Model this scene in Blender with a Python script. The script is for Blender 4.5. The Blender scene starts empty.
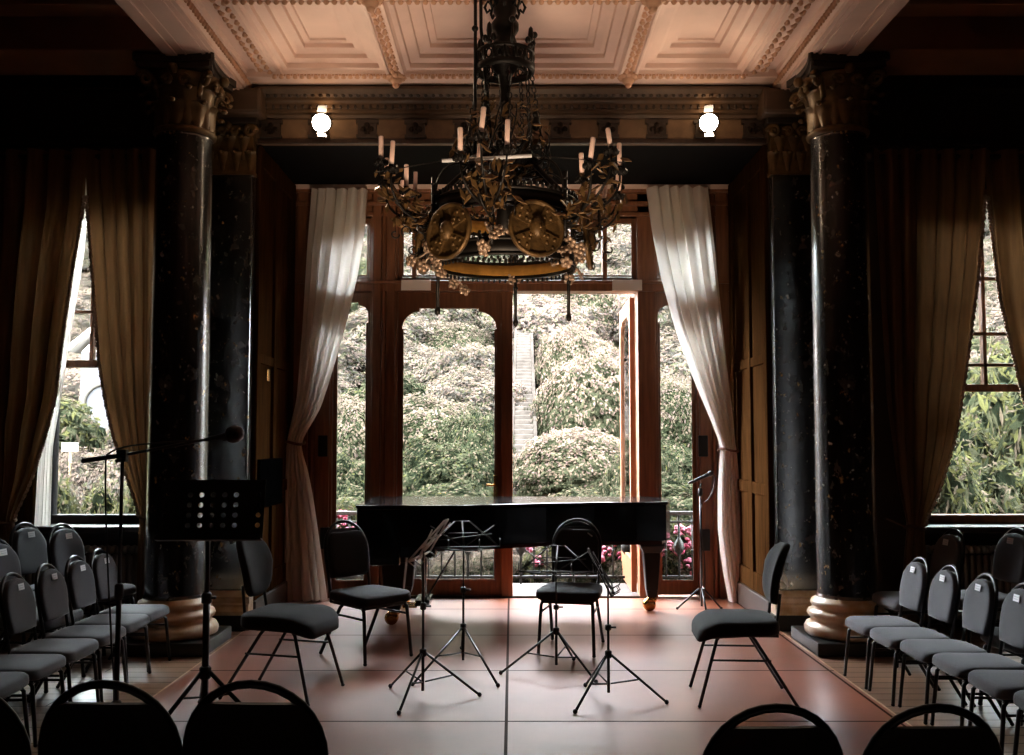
import bpy, math, random
from mathutils import Vector, Matrix, noise
random.seed(7)
S = bpy.context.scene
COL = S.collection
PI = math.pi
def R(a): return math.radians(a)
# ---------------------------------------------------------------- camera
F, CX, CY, CAMH = 960.0, 512.0, 377.5, 1.5
PIT = math.atan(59.5/F)
cam = bpy.data.cameras.new('camera'); co = bpy.data.objects.new('camera', cam); COL.objects.link(co)
cam.sensor_width = 36; cam.sensor_fit = 'HORIZONTAL'; cam.lens = 36*F/1024
cam.clip_start = .05; cam.clip_end = 300
co.location = (0, 0, CAMH); co.rotation_euler = (PI/2+PIT, 0, 0)
S.camera = co
def at(u, v, Y):
    t = (CY-v)/F
    y = math.cos(PIT)-t*math.sin(PIT); z = math.sin(PIT)+t*math.cos(PIT)
    return Vector(((u-CX)/F*Y/y, Y, CAMH+z*Y/y))
def fl(u,v,z=0.0):
    t=(CY-v)/F; y=math.cos(PIT)-t*math.sin(PIT); k=(z-CAMH)/(math.sin(PIT)+t*math.cos(PIT))
    return Vector(((u-CX)/F*k,y*k,z))
# ---------------------------------------------------------------- mesh builder
class MB:
    def __init__(s): s.v=[]; s.f=[]; s.sm=[]; s.mi=[]
    def add(s, vs, fs, smooth=False, mi=0):
        o=len(s.v); s.v.extend(tuple(p) for p in vs)
        for f in fs: s.f.append(tuple(i+o for i in f)); s.sm.append(smooth); s.mi.append(mi)
        return s
    def box(s, c, d, rot=None, mi=0):
        x,y,z=d[0]/2,d[1]/2,d[2]/2
        vs=[Vector(p) for p in ((-x,-y,-z),(x,-y,-z),(x,y,-z),(-x,y,-z),(-x,-y,z),(x,-y,z),(x,y,z),(-x,y,z))]
        if rot is not None: vs=[rot@p for p in vs]
        c=Vector(c)
        return s.add([p+c for p in vs],[(0,3,2,1),(4,5,6,7),(0,1,5,4),(1,2,6,5),(2,3,7,6),(3,0,4,7)],mi=mi)
    def bb(s, x0,x1,y0,y1,z0,z1, mi=0):
        return s.box(((x0+x1)/2,(y0+y1)/2,(z0+z1)/2),(abs(x1-x0),abs(y1-y0),abs(z1-z0)),mi=mi)
    def tube(s, pts, r, n=8, closed=False, caps=True, mi=0):
        pts=[Vector(p) for p in pts]; m=len(pts)
        rr=r if isinstance(r,(list,tuple)) else [r]*m
        up=None; vs=[]; 
        for i,p in enumerate(pts):
            a=pts[i-1] if (i>0 or closed) else p; b=pts[(i+1)%m] if (i<m-1 or closed) else p
            t=(b-a); t=t.normalized() if t.length>1e-9 else Vector((0,0,1))
            if up is None:
                up=Vector((0,0,1)) if abs(t.z)<.9 else Vector((1,0,0))
            up=(up-t*up.dot(t))
            if up.length<1e-6: up=Vector((1,0,0))-t*t.x
            up.normalize(); sd=t.cross(up)
            for k in range(n):
                q=2*PI*k/n; vs.append(p+(up*math.cos(q)+sd*math.sin(q))*rr[i])
        fs=[]
        for i in range(m if closed else m-1):
            j=(i+1)%m
            for k in range(n):
                l=(k+1)%n; fs.append((i*n+k,i*n+l,j*n+l,j*n+k))
        s.add(vs,fs,True,mi)
        if caps and not closed:
            o=len(s.v)-m*n
            s.f.append(tuple(o+k for k in range(n-1,-1,-1))); s.sm.append(False); s.mi.append(mi)
            s.f.append(tuple(o+(m-1)*n+k for k in range(n))); s.sm.append(False); s.mi.append(mi)
        return s
    def lathe(s, prof, n=24, c=(0,0,0), axis=None, smooth=True, mi=0, sq=None):
        c=Vector(c); vs=[]
        for r,z in prof:
            for k in range(n):
                q=2*PI*k/n; p=Vector((r*math.cos(q),r*math.sin(q),z))
                if axis is not None: p=axis@p
                vs.append(p+c)
        fs=[]
        for i in range(len(prof)-1):
            for k in range(n):
                l=(k+1)%n; fs.append((i*n+k,i*n+l,(i+1)*n+l,(i+1)*n+k))
        s.add(vs,fs,smooth,mi)
        o=len(s.v)-len(prof)*n
        if prof[0]==prof[-1]: return s
        if prof[0][0]>1e-5: s.f.append(tuple(o+k for k in range(n-1,-1,-1))); s.sm.append(False); s.mi.append(mi)
        if prof[-1][0]>1e-5: s.f.append(tuple(o+(len(prof)-1)*n+k for k in range(n))); s.sm.append(False); s.mi.append(mi)
        return s
    def ball(s, c, r, n=8, sc=(1,1,1), mi=0, rot=None):
        m=max(4,n//2); c=Vector(c); vs=[]
        for i in range(m+1):
            a=-PI/2+PI*i/m
            for k in range(n):
                q=2*PI*k/n
                p=Vector((math.cos(a)*math.cos(q)*sc[0],math.cos(a)*math.sin(q)*sc[1],math.sin(a)*sc[2]))*r
                if rot is not None: p=rot@p
                vs.append(p+c)
        fs=[(i*n+k,i*n+(k+1)%n,(i+1)*n+(k+1)%n,(i+1)*n+k) for i in range(m) for k in range(n)]
        return s.add(vs,fs,True,mi)
    def prism(s, pts, fn, d0, d1, smooth=False, mi=0):
        """closed 2-D outline; fn(a,b,d) -> point"""
        n=len(pts)
        vs=[fn(a,b,d0) for a,b in pts]+[fn(a,b,d1) for a,b in pts]
        s.add(vs,[(i,(i+1)%n,n+(i+1)%n,n+i) for i in range(n)],smooth,mi)
        o=len(s.v)-2*n
        s.f.append(tuple(o+i for i in range(n-1,-1,-1))); s.sm.append(False); s.mi.append(mi)
        s.f.append(tuple(o+n+i for i in range(n))); s.sm.append(False); s.mi.append(mi)
        return s
    def grid(s, fn, nu, nv, mi=0, smooth=True):
        vs=[fn(i/nu,j/nv) for j in range(nv+1) for i in range(nu+1)]
        w=nu+1
        return s.add(vs,[(j*w+i,j*w+i+1,(j+1)*w+i+1,(j+1)*w+i) for j in range(nv) for i in range(nu)],smooth,mi)
    def mesh(s, name, mats):
        me=bpy.data.meshes.new(name); me.from_pydata(s.v,[],s.f)
        if not isinstance(mats,(list,tuple)): mats=[mats]
        for m in mats: me.materials.append(m)
        me.polygons.foreach_set('use_smooth',s.sm); me.polygons.foreach_set('material_index',s.mi)
        me.update(); return me
    def build(s, name, mats, parent=None, loc=(0,0,0), rot=None, bevel=0, seg=2, solid=0, sub=0, kind=None):
        o=bpy.data.objects.new(name, s.mesh(name,mats)); COL.objects.link(o)
        o.location=loc
        if rot is not None: o.rotation_euler=rot
        if parent is not None: o.parent=parent
        if solid:
            m=o.modifiers.new('solid','SOLIDIFY'); m.thickness=solid; m.offset=0
        if bevel:
            m=o.modifiers.new('bevel','BEVEL'); m.width=bevel; m.segments=seg; m.limit_method='ANGLE'; m.angle_limit=R(35)
        if sub:
            m=o.modifiers.new('sub','SUBSURF'); m.levels=sub; m.render_levels=sub
        if kind: o['kind']=kind
        return o
def tag(o, label, cat, group=None, kind=None):
    o['label']=label; o['category']=cat
    if group: o['group']=group
    if kind: o['kind']=kind
    return o
def thing(name, label, cat, loc=(0,0,0), rz=0, group=None, kind=None):
    o=bpy.data.objects.new(name,None); COL.objects.link(o); o.empty_display_size=.1
    o.location=loc; o.rotation_euler=(0,0,rz)
    return tag(o,label,cat,group,kind)
def copy_tree(o, parent=None):
    c=o.copy(); COL.objects.link(c)
    if parent is not None: c.parent=parent
    for ch in list(o.children): copy_tree(ch,c)
    return c
def rotm(a,axis='Z'): return Matrix.Rotation(a,3,axis)
def bez(p0,p1,p2,p3,n=10):
    p0,p1,p2,p3=map(Vector,(p0,p1,p2,p3)); out=[]
    for i in range(n+1):
        t=i/n; out.append(p0*(1-t)**3+p1*3*t*(1-t)**2+p2*3*t*t*(1-t)+p3*t**3)
    return out
# ---------------------------------------------------------------- materials
def hx(h):
    c=[int(h[i:i+2],16)/255 for i in (0,2,4)]
    return tuple(x/12.92 if x<=.04045 else ((x+.055)/1.055)**2.4 for x in c)+(1,)
def mat(name, col, rough=.6, metal=0, noise_=0, scale=8, bump=0, bscale=40, spec=.5, stretch=None, sheen=0, trans=0, col2=None, coat=0):
    m=bpy.data.materials.new(name); m.use_nodes=True; nt=m.node_tree; N=nt.nodes; L=nt.links
    b=N['Principled BSDF']; c=hx(col) if isinstance(col,str) else tuple(col)+(1,)
    b.inputs['Roughness'].default_value=rough; b.inputs['Metallic'].default_value=metal
    b.inputs['Specular IOR Level'].default_value=spec
    if sheen: b.inputs['Sheen Weight'].default_value=sheen
    if coat: b.inputs['Coat Weight'].default_value=coat; b.inputs['Coat Roughness'].default_value=.08
    tc=N.new('ShaderNodeTexCoord'); mp=N.new('ShaderNodeMapping'); L.new(tc.outputs['Object'],mp.inputs[0])
    if stretch: mp.inputs['Scale'].default_value=stretch
    if noise_ or col2:
        nz=N.new('ShaderNodeTexNoise'); nz.inputs['Scale'].default_value=scale; nz.inputs['Detail'].default_value=5
        L.new(mp.outputs[0],nz.inputs['Vector'])
        rp=N.new('ShaderNodeValToRGB'); rp.color_ramp.elements[0].position=.3; rp.color_ramp.elements[1].position=.7
        c2=hx(col2) if col2 else tuple(min(1,x*(1+noise_)) for x in c[:3])+(1,)
        c1=c if col2 else tuple(x*(1-noise_) for x in c[:3])+(1,)
        rp.color_ramp.elements[0].color=c1; rp.color_ramp.elements[1].color=c2
        L.new(nz.outputs['Fac'],rp.inputs['Fac']); L.new(rp.outputs['Color'],b.inputs['Base Color'])
    else: b.inputs['Base Color'].default_value=c
    if bump:
        n2=N.new('ShaderNodeTexNoise'); n2.inputs['Scale'].default_value=bscale; n2.inputs['Detail'].default_value=3
        L.new(mp.outputs[0],n2.inputs['Vector'])
        bp=N.new('ShaderNodeBump'); bp.inputs['Strength'].default_value=bump; bp.inputs['Distance'].default_value=.01
        L.new(n2.outputs['Fac'],bp.inputs['Height']); L.new(bp.outputs[0],b.inputs['Normal'])
    if trans:
        out=N['Material Output']; tr=N.new('ShaderNodeBsdfTranslucent'); mx=N.new('ShaderNodeMixShader')
        mx.inputs[0].default_value=trans; L.new(b.outputs[0],mx.inputs[1]); L.new(tr.outputs[0],mx.inputs[2]); L.new(mx.outputs[0],out.inputs[0])
        if noise_ or col2: L.new(rp.outputs['Color'],tr.inputs['Color'])
        else: tr.inputs['Color'].default_value=c
    return m
def emis(name,col,st):
    m=bpy.data.materials.new(name); m.use_nodes=True; b=m.node_tree.nodes['Principled BSDF']
    b.inputs['Base Color'].default_value=(0,0,0,1); b.inputs['Emission Color'].default_value=hx(col); b.inputs['Emission Strength'].default_value=st
    return m
def glass_mat(name, tint='eef2f0', milk=0.0):
    m=bpy.data.materials.new(name); m.use_nodes=True; nt=m.node_tree; N=nt.nodes; L=nt.links
    N.remove(N['Principled BSDF']); out=N['Material Output']
    t=N.new('ShaderNodeBsdfTransparent'); t.inputs[0].default_value=hx(tint)
    g=N.new('ShaderNodeBsdfGlossy'); g.inputs['Roughness'].default_value=0.0
    fr=N.new('ShaderNodeFresnel'); fr.inputs[0].default_value=1.35
    mx=N.new('ShaderNodeMixShader'); L.new(fr.outputs[0],mx.inputs[0]); L.new(t.outputs[0],mx.inputs[1]); L.new(g.outputs[0],mx.inputs[2])
    if milk:
        d=N.new('ShaderNodeBsdfTranslucent'); d.inputs[0].default_value=(.9,.9,.9,1)
        m2=N.new('ShaderNodeMixShader'); m2.inputs[0].default_value=milk; L.new(mx.outputs[0],m2.inputs[1]); L.new(d.outputs[0],m2.inputs[2]); L.new(m2.outputs[0],out.inputs[0])
    else: L.new(mx.outputs[0],out.inputs[0])
    return m
def flecked(name, base, flecks, rough=.2, scale=14, thr=.68):
    """dark polished marble with pale and golden flecks"""
    m=bpy.data.materials.new(name); m.use_nodes=True; nt=m.node_tree; N=nt.nodes; L=nt.links
    b=N['Principled BSDF']; b.inputs['Roughness'].default_value=rough
    tc=N.new('ShaderNodeTexCoord')
    prev=None
    for i,(fc,sc,th) in enumerate(flecks):
        mp=N.new('ShaderNodeMapping'); mp.inputs['Location'].default_value=(i*3.1,i*1.7,i*5.3); mp.inputs['Scale'].default_value=(1,1,.75)
        L.new(tc.outputs['Object'],mp.inputs[0])
        nz=N.new('ShaderNodeTexNoise'); nz.inputs['Scale'].default_value=sc; nz.inputs['Detail'].default_value=4; nz.inputs['Roughness'].default_value=.62
        L.new(mp.outputs[0],nz.inputs['Vector'])
        rp=N.new('ShaderNodeValToRGB'); e=rp.color_ramp.elements
        e[0].position=th; e[0].color=(0,0,0,1); e[1].position=th+.05; e[1].color=(1,1,1,1)
        L.new(nz.outputs['Fac'],rp.inputs['Fac'])
        mx=N.new('ShaderNodeMix'); mx.data_type='RGBA'
        L.new(rp.outputs['Color'],mx.inputs['Factor'])
        if prev is None: mx.inputs[6].default_value=hx(base)
        else: L.new(prev,mx.inputs[6])
        mx.inputs[7].default_value=hx(fc); prev=mx.outputs[2]
    L.new(prev,b.inputs['Base Color']); b.inputs['Specular IOR Level'].default_value=.9
    b.inputs['Coat Weight'].default_value=1; b.inputs['Coat IOR'].default_value=1.55; b.inputs['Coat Roughness'].default_value=.25
    return m
M={}
M['wood_dark']=mat('dark_oak','2a1a10',.45,noise_=.4,scale=6,stretch=(6,6,.6),bump=.1)
M['wood_panel']=mat('oak_panel','382311',.8,spec=.0,noise_=.35,scale=5,stretch=(5,5,.5),bump=.1)
M['wood_window']=mat('window_oak','7a4e33',.4,noise_=.3,scale=6,stretch=(6,6,.5),bump=.08)
M['wall']=mat('dark_wall','3c2e23',.7,noise_=.25,scale=3)
M['wall_brown']=mat('brown_wall','2c1f15',.6,noise_=.3,scale=3,stretch=(4,4,.5))
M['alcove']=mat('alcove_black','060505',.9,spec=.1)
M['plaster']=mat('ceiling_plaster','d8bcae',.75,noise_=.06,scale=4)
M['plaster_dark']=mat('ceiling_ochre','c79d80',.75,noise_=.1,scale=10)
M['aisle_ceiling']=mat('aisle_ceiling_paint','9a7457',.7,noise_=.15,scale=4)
M['frieze']=mat('frieze_gilt','66503a',.5,noise_=.25,scale=12)
M['cornice']=mat('cornice_paint','4e3c2b',.55,noise_=.2,scale=10)
M['rosette']=mat('rosette_dark','2c221a',.5,noise_=.3,scale=20)
M['marble']=flecked('black_marble','0d0c0b',[('45413b',11,.57),('a39c8e',22,.64),('a8834e',17,.65)],rough=.22)
M['stone_base']=mat('gilded_base','b08a58',.35,noise_=.3,scale=8,col2='d8c8b4')
M['plinth']=mat('plinth_black','12110f',.35)
M['gilt']=mat('capital_gilt','604a2a',.42,metal=.3,noise_=.35,scale=14)
M['floor']=None
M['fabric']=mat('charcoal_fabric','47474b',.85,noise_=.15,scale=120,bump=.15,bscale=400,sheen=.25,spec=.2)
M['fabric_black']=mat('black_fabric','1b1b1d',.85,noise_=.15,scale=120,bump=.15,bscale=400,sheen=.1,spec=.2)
M['black_metal']=mat('black_metal','0d0d0e',.35,metal=.3,spec=.5)
M['black_plastic']=mat('black_plastic','0b0b0c',.5)
M['tag']=mat('tag_white','e4e4e6',.6)
M['ink']=mat('tag_ink','bcbcc2',.7)
M['piano']=mat('piano_black','050505',.16,coat=.25,spec=.3)
M['piano_in']=mat('piano_felt','3a0f10',.8)
M['box']=mat('box_black','040404',.95,spec=.0)
M['leafgold']=mat('gilt_leaf','6b5130',.5,metal=.4,noise_=.5,scale=25)
M['rail']=mat('rail_grey','35302f',.6,spec=.1)
M['gold']=mat('ring_lining','a87a38',.5,metal=.3,noise_=.3,scale=14)  # warm light on the rings' inner faces, put in as colour
M['card']=mat('card_white','f4ebe6',.6)
M['brass']=mat('brass','b98a4c',.25,metal=1)
M['ivory']=mat('ivory_keys','e8e2d2',.3)
M['iron']=mat('wrought_iron','15110d',.5,metal=.5,noise_=.2,scale=20)
M['bronze']=mat('bronze_leaf','5c4526',.5,metal=.5,noise_=.5,scale=18,bump=.3,bscale=60)
M['bronze_pale']=mat('pale_flower_gilt','a28a74',.45,metal=.5,noise_=.3,scale=25)
M['candle']=mat('candle_wax','f0cfc0',.5,noise_=.05,scale=20)
M['steel']=mat('nickel_steel','c8ccd2',.55,spec=.2)
M['sheer']=mat('sheer_cream','f6efe8',.8,trans=.55,noise_=.05,scale=4)
M['brown_drape']=mat('brown_drape','7d5837',.75,trans=.14,noise_=.25,scale=5,stretch=(6,6,.4),sheen=.2)
M['drape_trim']=mat('pompom_trim','b79a86',.8)
M['tie']=mat('tie_cord','5a3a22',.7)
M['radiator']=mat('radiator_iron','8f887e',.45,metal=.3)
M['glass']=glass_mat('window_glass')
M['white_frame']=mat('white_sash','38373a',.6,spec=.05)
M['paper']=mat('paper_white','8a837f',.7)
M['lamp_glow']=emis('lamp_glow','ffe3c0',40)
M['stone']=mat('step_stone','2e2b28',.85,spec=.0,noise_=.25,scale=6,bump=.4)
M['paving']=mat('terrace_paving','4a4541',.8,spec=.1,noise_=.15,scale=5)
M['soil']=mat('garden_soil','2b2a1e',.95,spec=.0,noise_=.3,scale=3,bump=.5)
M['trunk']=mat('shrub_stem','4a3a28',.9,noise_=.3,scale=10)
M['mic_grey']=mat('mic_mesh','3a3436',.4,metal=.6)
def leaf(n,c,v=.3): return mat('leaf_'+n,c,.55,noise_=v,scale=2.2,trans=.55,spec=.0)
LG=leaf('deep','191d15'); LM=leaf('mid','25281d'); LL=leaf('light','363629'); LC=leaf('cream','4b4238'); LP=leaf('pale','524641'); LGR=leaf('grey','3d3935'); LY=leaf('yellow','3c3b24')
PINK=mat('petal_pink','8a2440',.6,noise_=.25,scale=8,trans=.2); PINK2=mat('petal_rose','8c4256',.6,noise_=.2,scale=8,trans=.2)
SKY=31.0; SUN=11.0; UP=52; CH=300; EXPO=1.62
# ---------------------------------------------------------------- floor materials
def floor_mat(name, c1, c2, seam, bw, bh, mortar, rough, coat=.7, rot=0, off=(0,0,0), nscale=2.0, seamw=.004, stretch=(1,1,1)):
    m=bpy.data.materials.new(name); m.use_nodes=True; nt=m.node_tree; N=nt.nodes; L=nt.links
    b=N['Principled BSDF']
    tc=N.new('ShaderNodeTexCoord'); mp=N.new('ShaderNodeMapping'); L.new(tc.outputs['Object'],mp.inputs[0])
    mp.inputs['Location'].default_value=off; mp.inputs['Rotation'].default_value=(0,0,rot)
    br=N.new('ShaderNodeTexBrick'); L.new(mp.outputs[0],br.inputs['Vector'])
    br.offset=mortar; br.inputs['Scale'].default_value=1; br.inputs['Brick Width'].default_value=bw; br.inputs['Row Height'].default_value=bh
    br.inputs['Mortar Size'].default_value=seamw; br.inputs['Mortar Smooth'].default_value=.1; br.inputs['Bias'].default_value=0
    br.inputs['Color1'].default_value=hx(c1); br.inputs['Color2'].default_value=hx(c2); br.inputs['Mortar'].default_value=hx(seam)
    mp2=N.new('ShaderNodeMapping'); mp2.inputs['Scale'].default_value=stretch; L.new(tc.outputs['Object'],mp2.inputs[0])
    nz=N.new('ShaderNodeTexNoise'); nz.inputs['Scale'].default_value=nscale; nz.inputs['Detail'].default_value=4; nz.inputs['Roughness'].default_value=.5; L.new(mp2.outputs[0],nz.inputs['Vector'])
    mx=N.new('ShaderNodeMix'); mx.data_type='RGBA'; mx.blend_type='MULTIPLY'; mx.inputs['Factor'].default_value=1
    rp=N.new('ShaderNodeValToRGB'); rp.color_ramp.elements[0].position=.25; rp.color_ramp.elements[1].position=.75
    rp.color_ramp.elements[0].color=(.70,.69,.68,1); rp.color_ramp.elements[1].color=(1.15,1.13,1.12,1)
    L.new(nz.outputs['Fac'],rp.inputs['Fac']); L.new(br.outputs['Color'],mx.inputs[6]); L.new(rp.outputs['Color'],mx.inputs[7]); L.new(mx.outputs[2],b.inputs['Base Color'])
    mr=N.new('ShaderNodeMapRange'); mr.inputs['To Min'].default_value=rough; mr.inputs['To Max'].default_value=rough+.01
    L.new(nz.outputs['Fac'],mr.inputs['Value']); L.new(mr.outputs[0],b.inputs['Roughness'])
    for inp,val in (('Coat Weight',coat),('Specular IOR Level',.5)):
        mm=N.new('ShaderNodeMapRange'); mm.inputs['To Min'].default_value=val; mm.inputs['To Max'].default_value=.02
        L.new(br.outputs['Fac'],mm.inputs['Value']); L.new(mm.outputs[0],b.inputs[inp])
    b.inputs['Specular IOR Level'].default_value=.55; b.inputs['Coat Weight'].default_value=coat; b.inputs['Coat Roughness'].default_value=.3; b.inputs['Coat IOR'].default_value=1.75
    return m
M['floor']=floor_mat('old_plank_floor','8a6a50','775a45','2a1c14',1.9,.13,.37,.36,.15,stretch=(.6,5,1),nscale=3)
M['mat']=floor_mat('hardboard_sheet','8c5038','80472f','2c170f',2.06,1.1,0,.32,.55,off=(2.09,-.75,0),nscale=2.6,seamw=.009)
def struct(mb,name,mats,**k):
    k.setdefault('kind','structure'); return mb.build(name,mats,**k)
XW=4.9
struct(MB().bb(-XW,XW,-5,9.3,-.25,0),'floor',M['floor'])
struct(MB().bb(-2.06,2.06,-1.2,9.0,0,.008),'floor_covering',M['mat'])
m=MB()
for sx in (-1,1): m.bb(sx*2.06,sx*2.072,-1.2,7.5,0,.0085)
struct(m,'trim_floor',M['stone_base'])
# ---------------------------------------------------------------- walls
WY=7.7
LW=(-3.80,-2.90,.80,3.55); RW=(3.28,4.34,.80,3.55)
def wall_hole(x0,x1,y0,y1,z0,z1,h):
    m=MB(); a,b,c,d=h
    m.bb(x0,a,y0,y1,z0,z1); m.bb(b,x1,y0,y1,z0,z1); m.bb(a,b,y0,y1,z0,c); m.bb(a,b,y0,y1,d,z1); return m
struct(wall_hole(-XW,-2.3,WY,WY+.3,0,5.2,LW),'wall_back_left',M['wall'])
struct(wall_hole(2.3,XW,WY,WY+.3,0,5.2,RW),'wall_back_right',M['wall'])
struct(MB().bb(-XW-.2,-XW,-5,WY+.3,0,5.2),'wall_left',M['wall_brown'])
struct(MB().bb(XW,XW+.2,-5,WY+.3,0,5.2),'wall_right',M['wall_brown'])
struct(MB().bb(-XW-.2,XW+.2,-5.2,-5,0,5.2),'wall_rear',M['wall_brown'])
# alcove piers (side walls of the window bay) with panelled reveals
for sx,nm in ((-1,'left'),(1,'right')):
    m=MB(); m.bb(sx*2.09,sx*2.5,7.68,9.3,0,5.2)
    o=struct(m,'wall_alcove_'+nm,M['wall'])
    p=MB(); p.bb(sx*2.07,sx*2.095,7.72,8.98,.22,3.86)
    p.build('panelling',M['wood_panel'],o,bevel=.004)
    q=MB()
    for y0,y1 in ((7.70,7.80),(8.24,8.34),(8.86,8.97)): q.bb(sx*2.045,sx*2.075,y0,y1,.2,3.88)
    for z0,z1 in ((.2,.36),(1.02,1.12),(2.1,2.18),(3.72,3.88)): q.bb(sx*2.05,sx*2.075,7.74,8.95,z0,z1)
    q.build('panel_rail',M['wood_panel'],o,bevel=.006)
    b=MB().bb(sx*2.03,sx*2.08,7.70,8.98,0.008,.2); b.build('skirting',M['wood_dark'],o,bevel=.01)
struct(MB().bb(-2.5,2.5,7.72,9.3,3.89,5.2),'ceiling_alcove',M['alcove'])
# roof and outer shell
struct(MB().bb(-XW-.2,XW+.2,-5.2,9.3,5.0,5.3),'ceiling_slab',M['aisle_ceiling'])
for sx,nm in ((-1,'left'),(1,'right')):
    m=MB(); m.bb(sx*2.52,sx*XW,-5,WY,4.62,4.72)
    # aisle beams and mouldings
    m.bb(sx*2.52,sx*XW,6.72,7.22,4.27,4.63); m.bb(sx*2.52,sx*XW,3.2,3.6,4.27,4.63)
    for y in (6.60,7.34,3.1,3.7): m.bb(sx*2.52,sx*XW,y-.1,y+.1,4.5,4.63)
    for y in (6.45,3.85): m.bb(sx*2.7,sx*(XW-.2),y-.03,y+.03,4.57,4.63)
    for x in (2.64,2.8,4.75): m.bb(sx*(x-.05),sx*(x+.05),-5,6.7,4.54,4.63)
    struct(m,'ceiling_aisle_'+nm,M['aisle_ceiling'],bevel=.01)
    c=MB(); c.bb(sx*2.5,sx*XW,WY-.22,WY,4.42,4.63); c.bb(sx*2.5,sx*XW,WY-.13,WY,4.30,4.42); c.bb(sx*2.5,sx*XW,WY-.05,WY,3.86,3.92)
    c.bb(sx*2.5,sx*XW,WY-.04,WY,.0,.22)
    struct(c,'trim_wall_'+nm,M['wood_dark'],bevel=.012)
# ---------------------------------------------------------------- bay ceiling
ceil=struct(MB().bb(-2.12,2.12,-5,7.72,4.52,4.62),'ceiling',M['plaster'])
def coffer(m,x0,x1,y0,y1):
    prof=[(0,4.335),(.015,4.36),(.05,4.365),(.055,4.40),(.13,4.41),(.135,4.44),(.165,4.45),(.22,4.455),(.225,4.485),(.27,4.49),(.275,4.505)]
    vs=[]
    for i,z in prof: vs+=[(x0+i,y0+i,z),(x1-i,y0+i,z),(x1-i,y1-i,z),(x0+i,y1-i,z)]
    fs=[(4*k+a,4*k+4+a,4*k+4+(a+1)%4,4*k+(a+1)%4) for k in range(len(prof)-1) for a in range(4)]
    o=4*(len(prof)-1); fs.append((o+3,o+2,o+1,o)); m.add(vs,fs)
cof=MB(); rib=MB(); orn=MB(); egg=MB()
rows=[(6.10,7.35),(4.70,5.95),(3.30,4.55),(1.9,3.15)]
cols=[(-1.80,-.98),(-.84,.84),(.98,1.80)]
for y0,y1 in rows:
    for x0,x1 in cols: coffer(cof,x0,x1,y0,y1)
# rib bodies
for x in (-.91,.91): rib.bb(x-.07,x+.07,1.75,7.42,4.335,4.53)
for y in (6.025,4.625,3.225,1.825): rib.bb(-1.86,1.86,y-.075,y+.075,4.337,4.53)
rib.bb(-2.1,2.1,7.35,7.70,4.31,4.53)
for y0,y1 in rows:     # small fillets beside the ribs
    for x in (-.91,.91):
        for d in (-.058,.058): rib.bb(x+d-.012,x+d+.012,y0,y1,4.315,4.34)
rnd=random.Random(3)
for x in (-.91,.91):   # guilloche ornament on the ribs: pairs of little scrolls
    y=1.95
    while y<7.33:
        if not any(abs(y-c)<.08 for c in (6.025,4.625,3.225)):
            s=1 if int(y/.055)%2 else -1
            egg.ball((x+.018*s,y,4.328),.021,6,(1,1.25,.8)); egg.ball((x-.022*s,y+.02,4.33),.014,6,(1,1.2,.8))
        y+=.055
    for yc in (7.37,6.025,4.625):     # foliate boss where ribs meet
        egg.ball((x,yc,4.30),.055,10,(1,1,.9)); egg.ball((x,yc,4.255),.03,8)
        for k in range(8):
            a=k*PI/4; egg.ball((x+.06*math.cos(a),yc+.06*math.sin(a),4.315),.03,6,(1,1,.7))
xx=-1.86
while xx<1.86:
    if abs(abs(xx)-.91)>.08:
        egg.ball((xx,7.36,4.318),.024,6,(1,.8,.9)); egg.ball((xx+.027,7.355,4.326),.011,5)
        for yc in (6.025,4.625): egg.ball((xx,yc-.07,4.33),.02,6); egg.ball((xx,yc+.07,4.33),.02,6)
    xx+=.054
# longitudinal beams over the columns
for sx,nm in ((-1,'left'),(1,'right')):
    P=[(2.50,4.24),(2.12,4.24),(2.12,4.27),(2.10,4.29),(2.10,4.33),(2.07,4.34),(2.06,4.37),(2.0,4.375),(2.0,4.35),(1.85,4.35),(1.84,4.37),(1.80,4.38),(1.80,4.66),(2.50,4.66)]
    m=MB().prism([(sx*a,b) for a,b in P],lambda a,b,d:Vector((a,d,b)),-5,7.66)
    m.bb(sx*2.40,sx*2.48,-5,7.6,4.228,4.25); m.bb(sx*2.19,sx*2.215,-5,7.6,4.23,4.25); m.bb(sx*2.15,sx*2.165,-5,7.6,4.232,4.25)
    m.bb(sx*2.33,sx*2.345,-5,7.6,4.234,4.25)
    struct(m,'trim_beam_'+nm,M['plaster'])
    y=2.0
    while y<7.5:
        egg.ball((sx*2.092,y,4.305),.024,6,(.8,.8,1.1)); 
        s=1 if int(y/.05)%2 else -1
        egg.ball((sx*(1.925+.03*s),y,4.345),.022,6,(1,1.2,.7)); egg.ball((sx*(1.925-.035*s),y+.02,4.347),.014,6)
        y+=.05
    # bracket where the beam dies into the lintel
    b=MB(); b.bb(sx*1.98,sx*2.45,7.42,7.66,4.05,4.26); b.build('beam_console',M['cornice'],ceil,bevel=.03)
cof.build('coffer',M['plaster'],ceil); rib.build('rib',M['plaster'],ceil,bevel=.006); egg.build('plaster_ornament',M['plaster_dark'],ceil)
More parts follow.
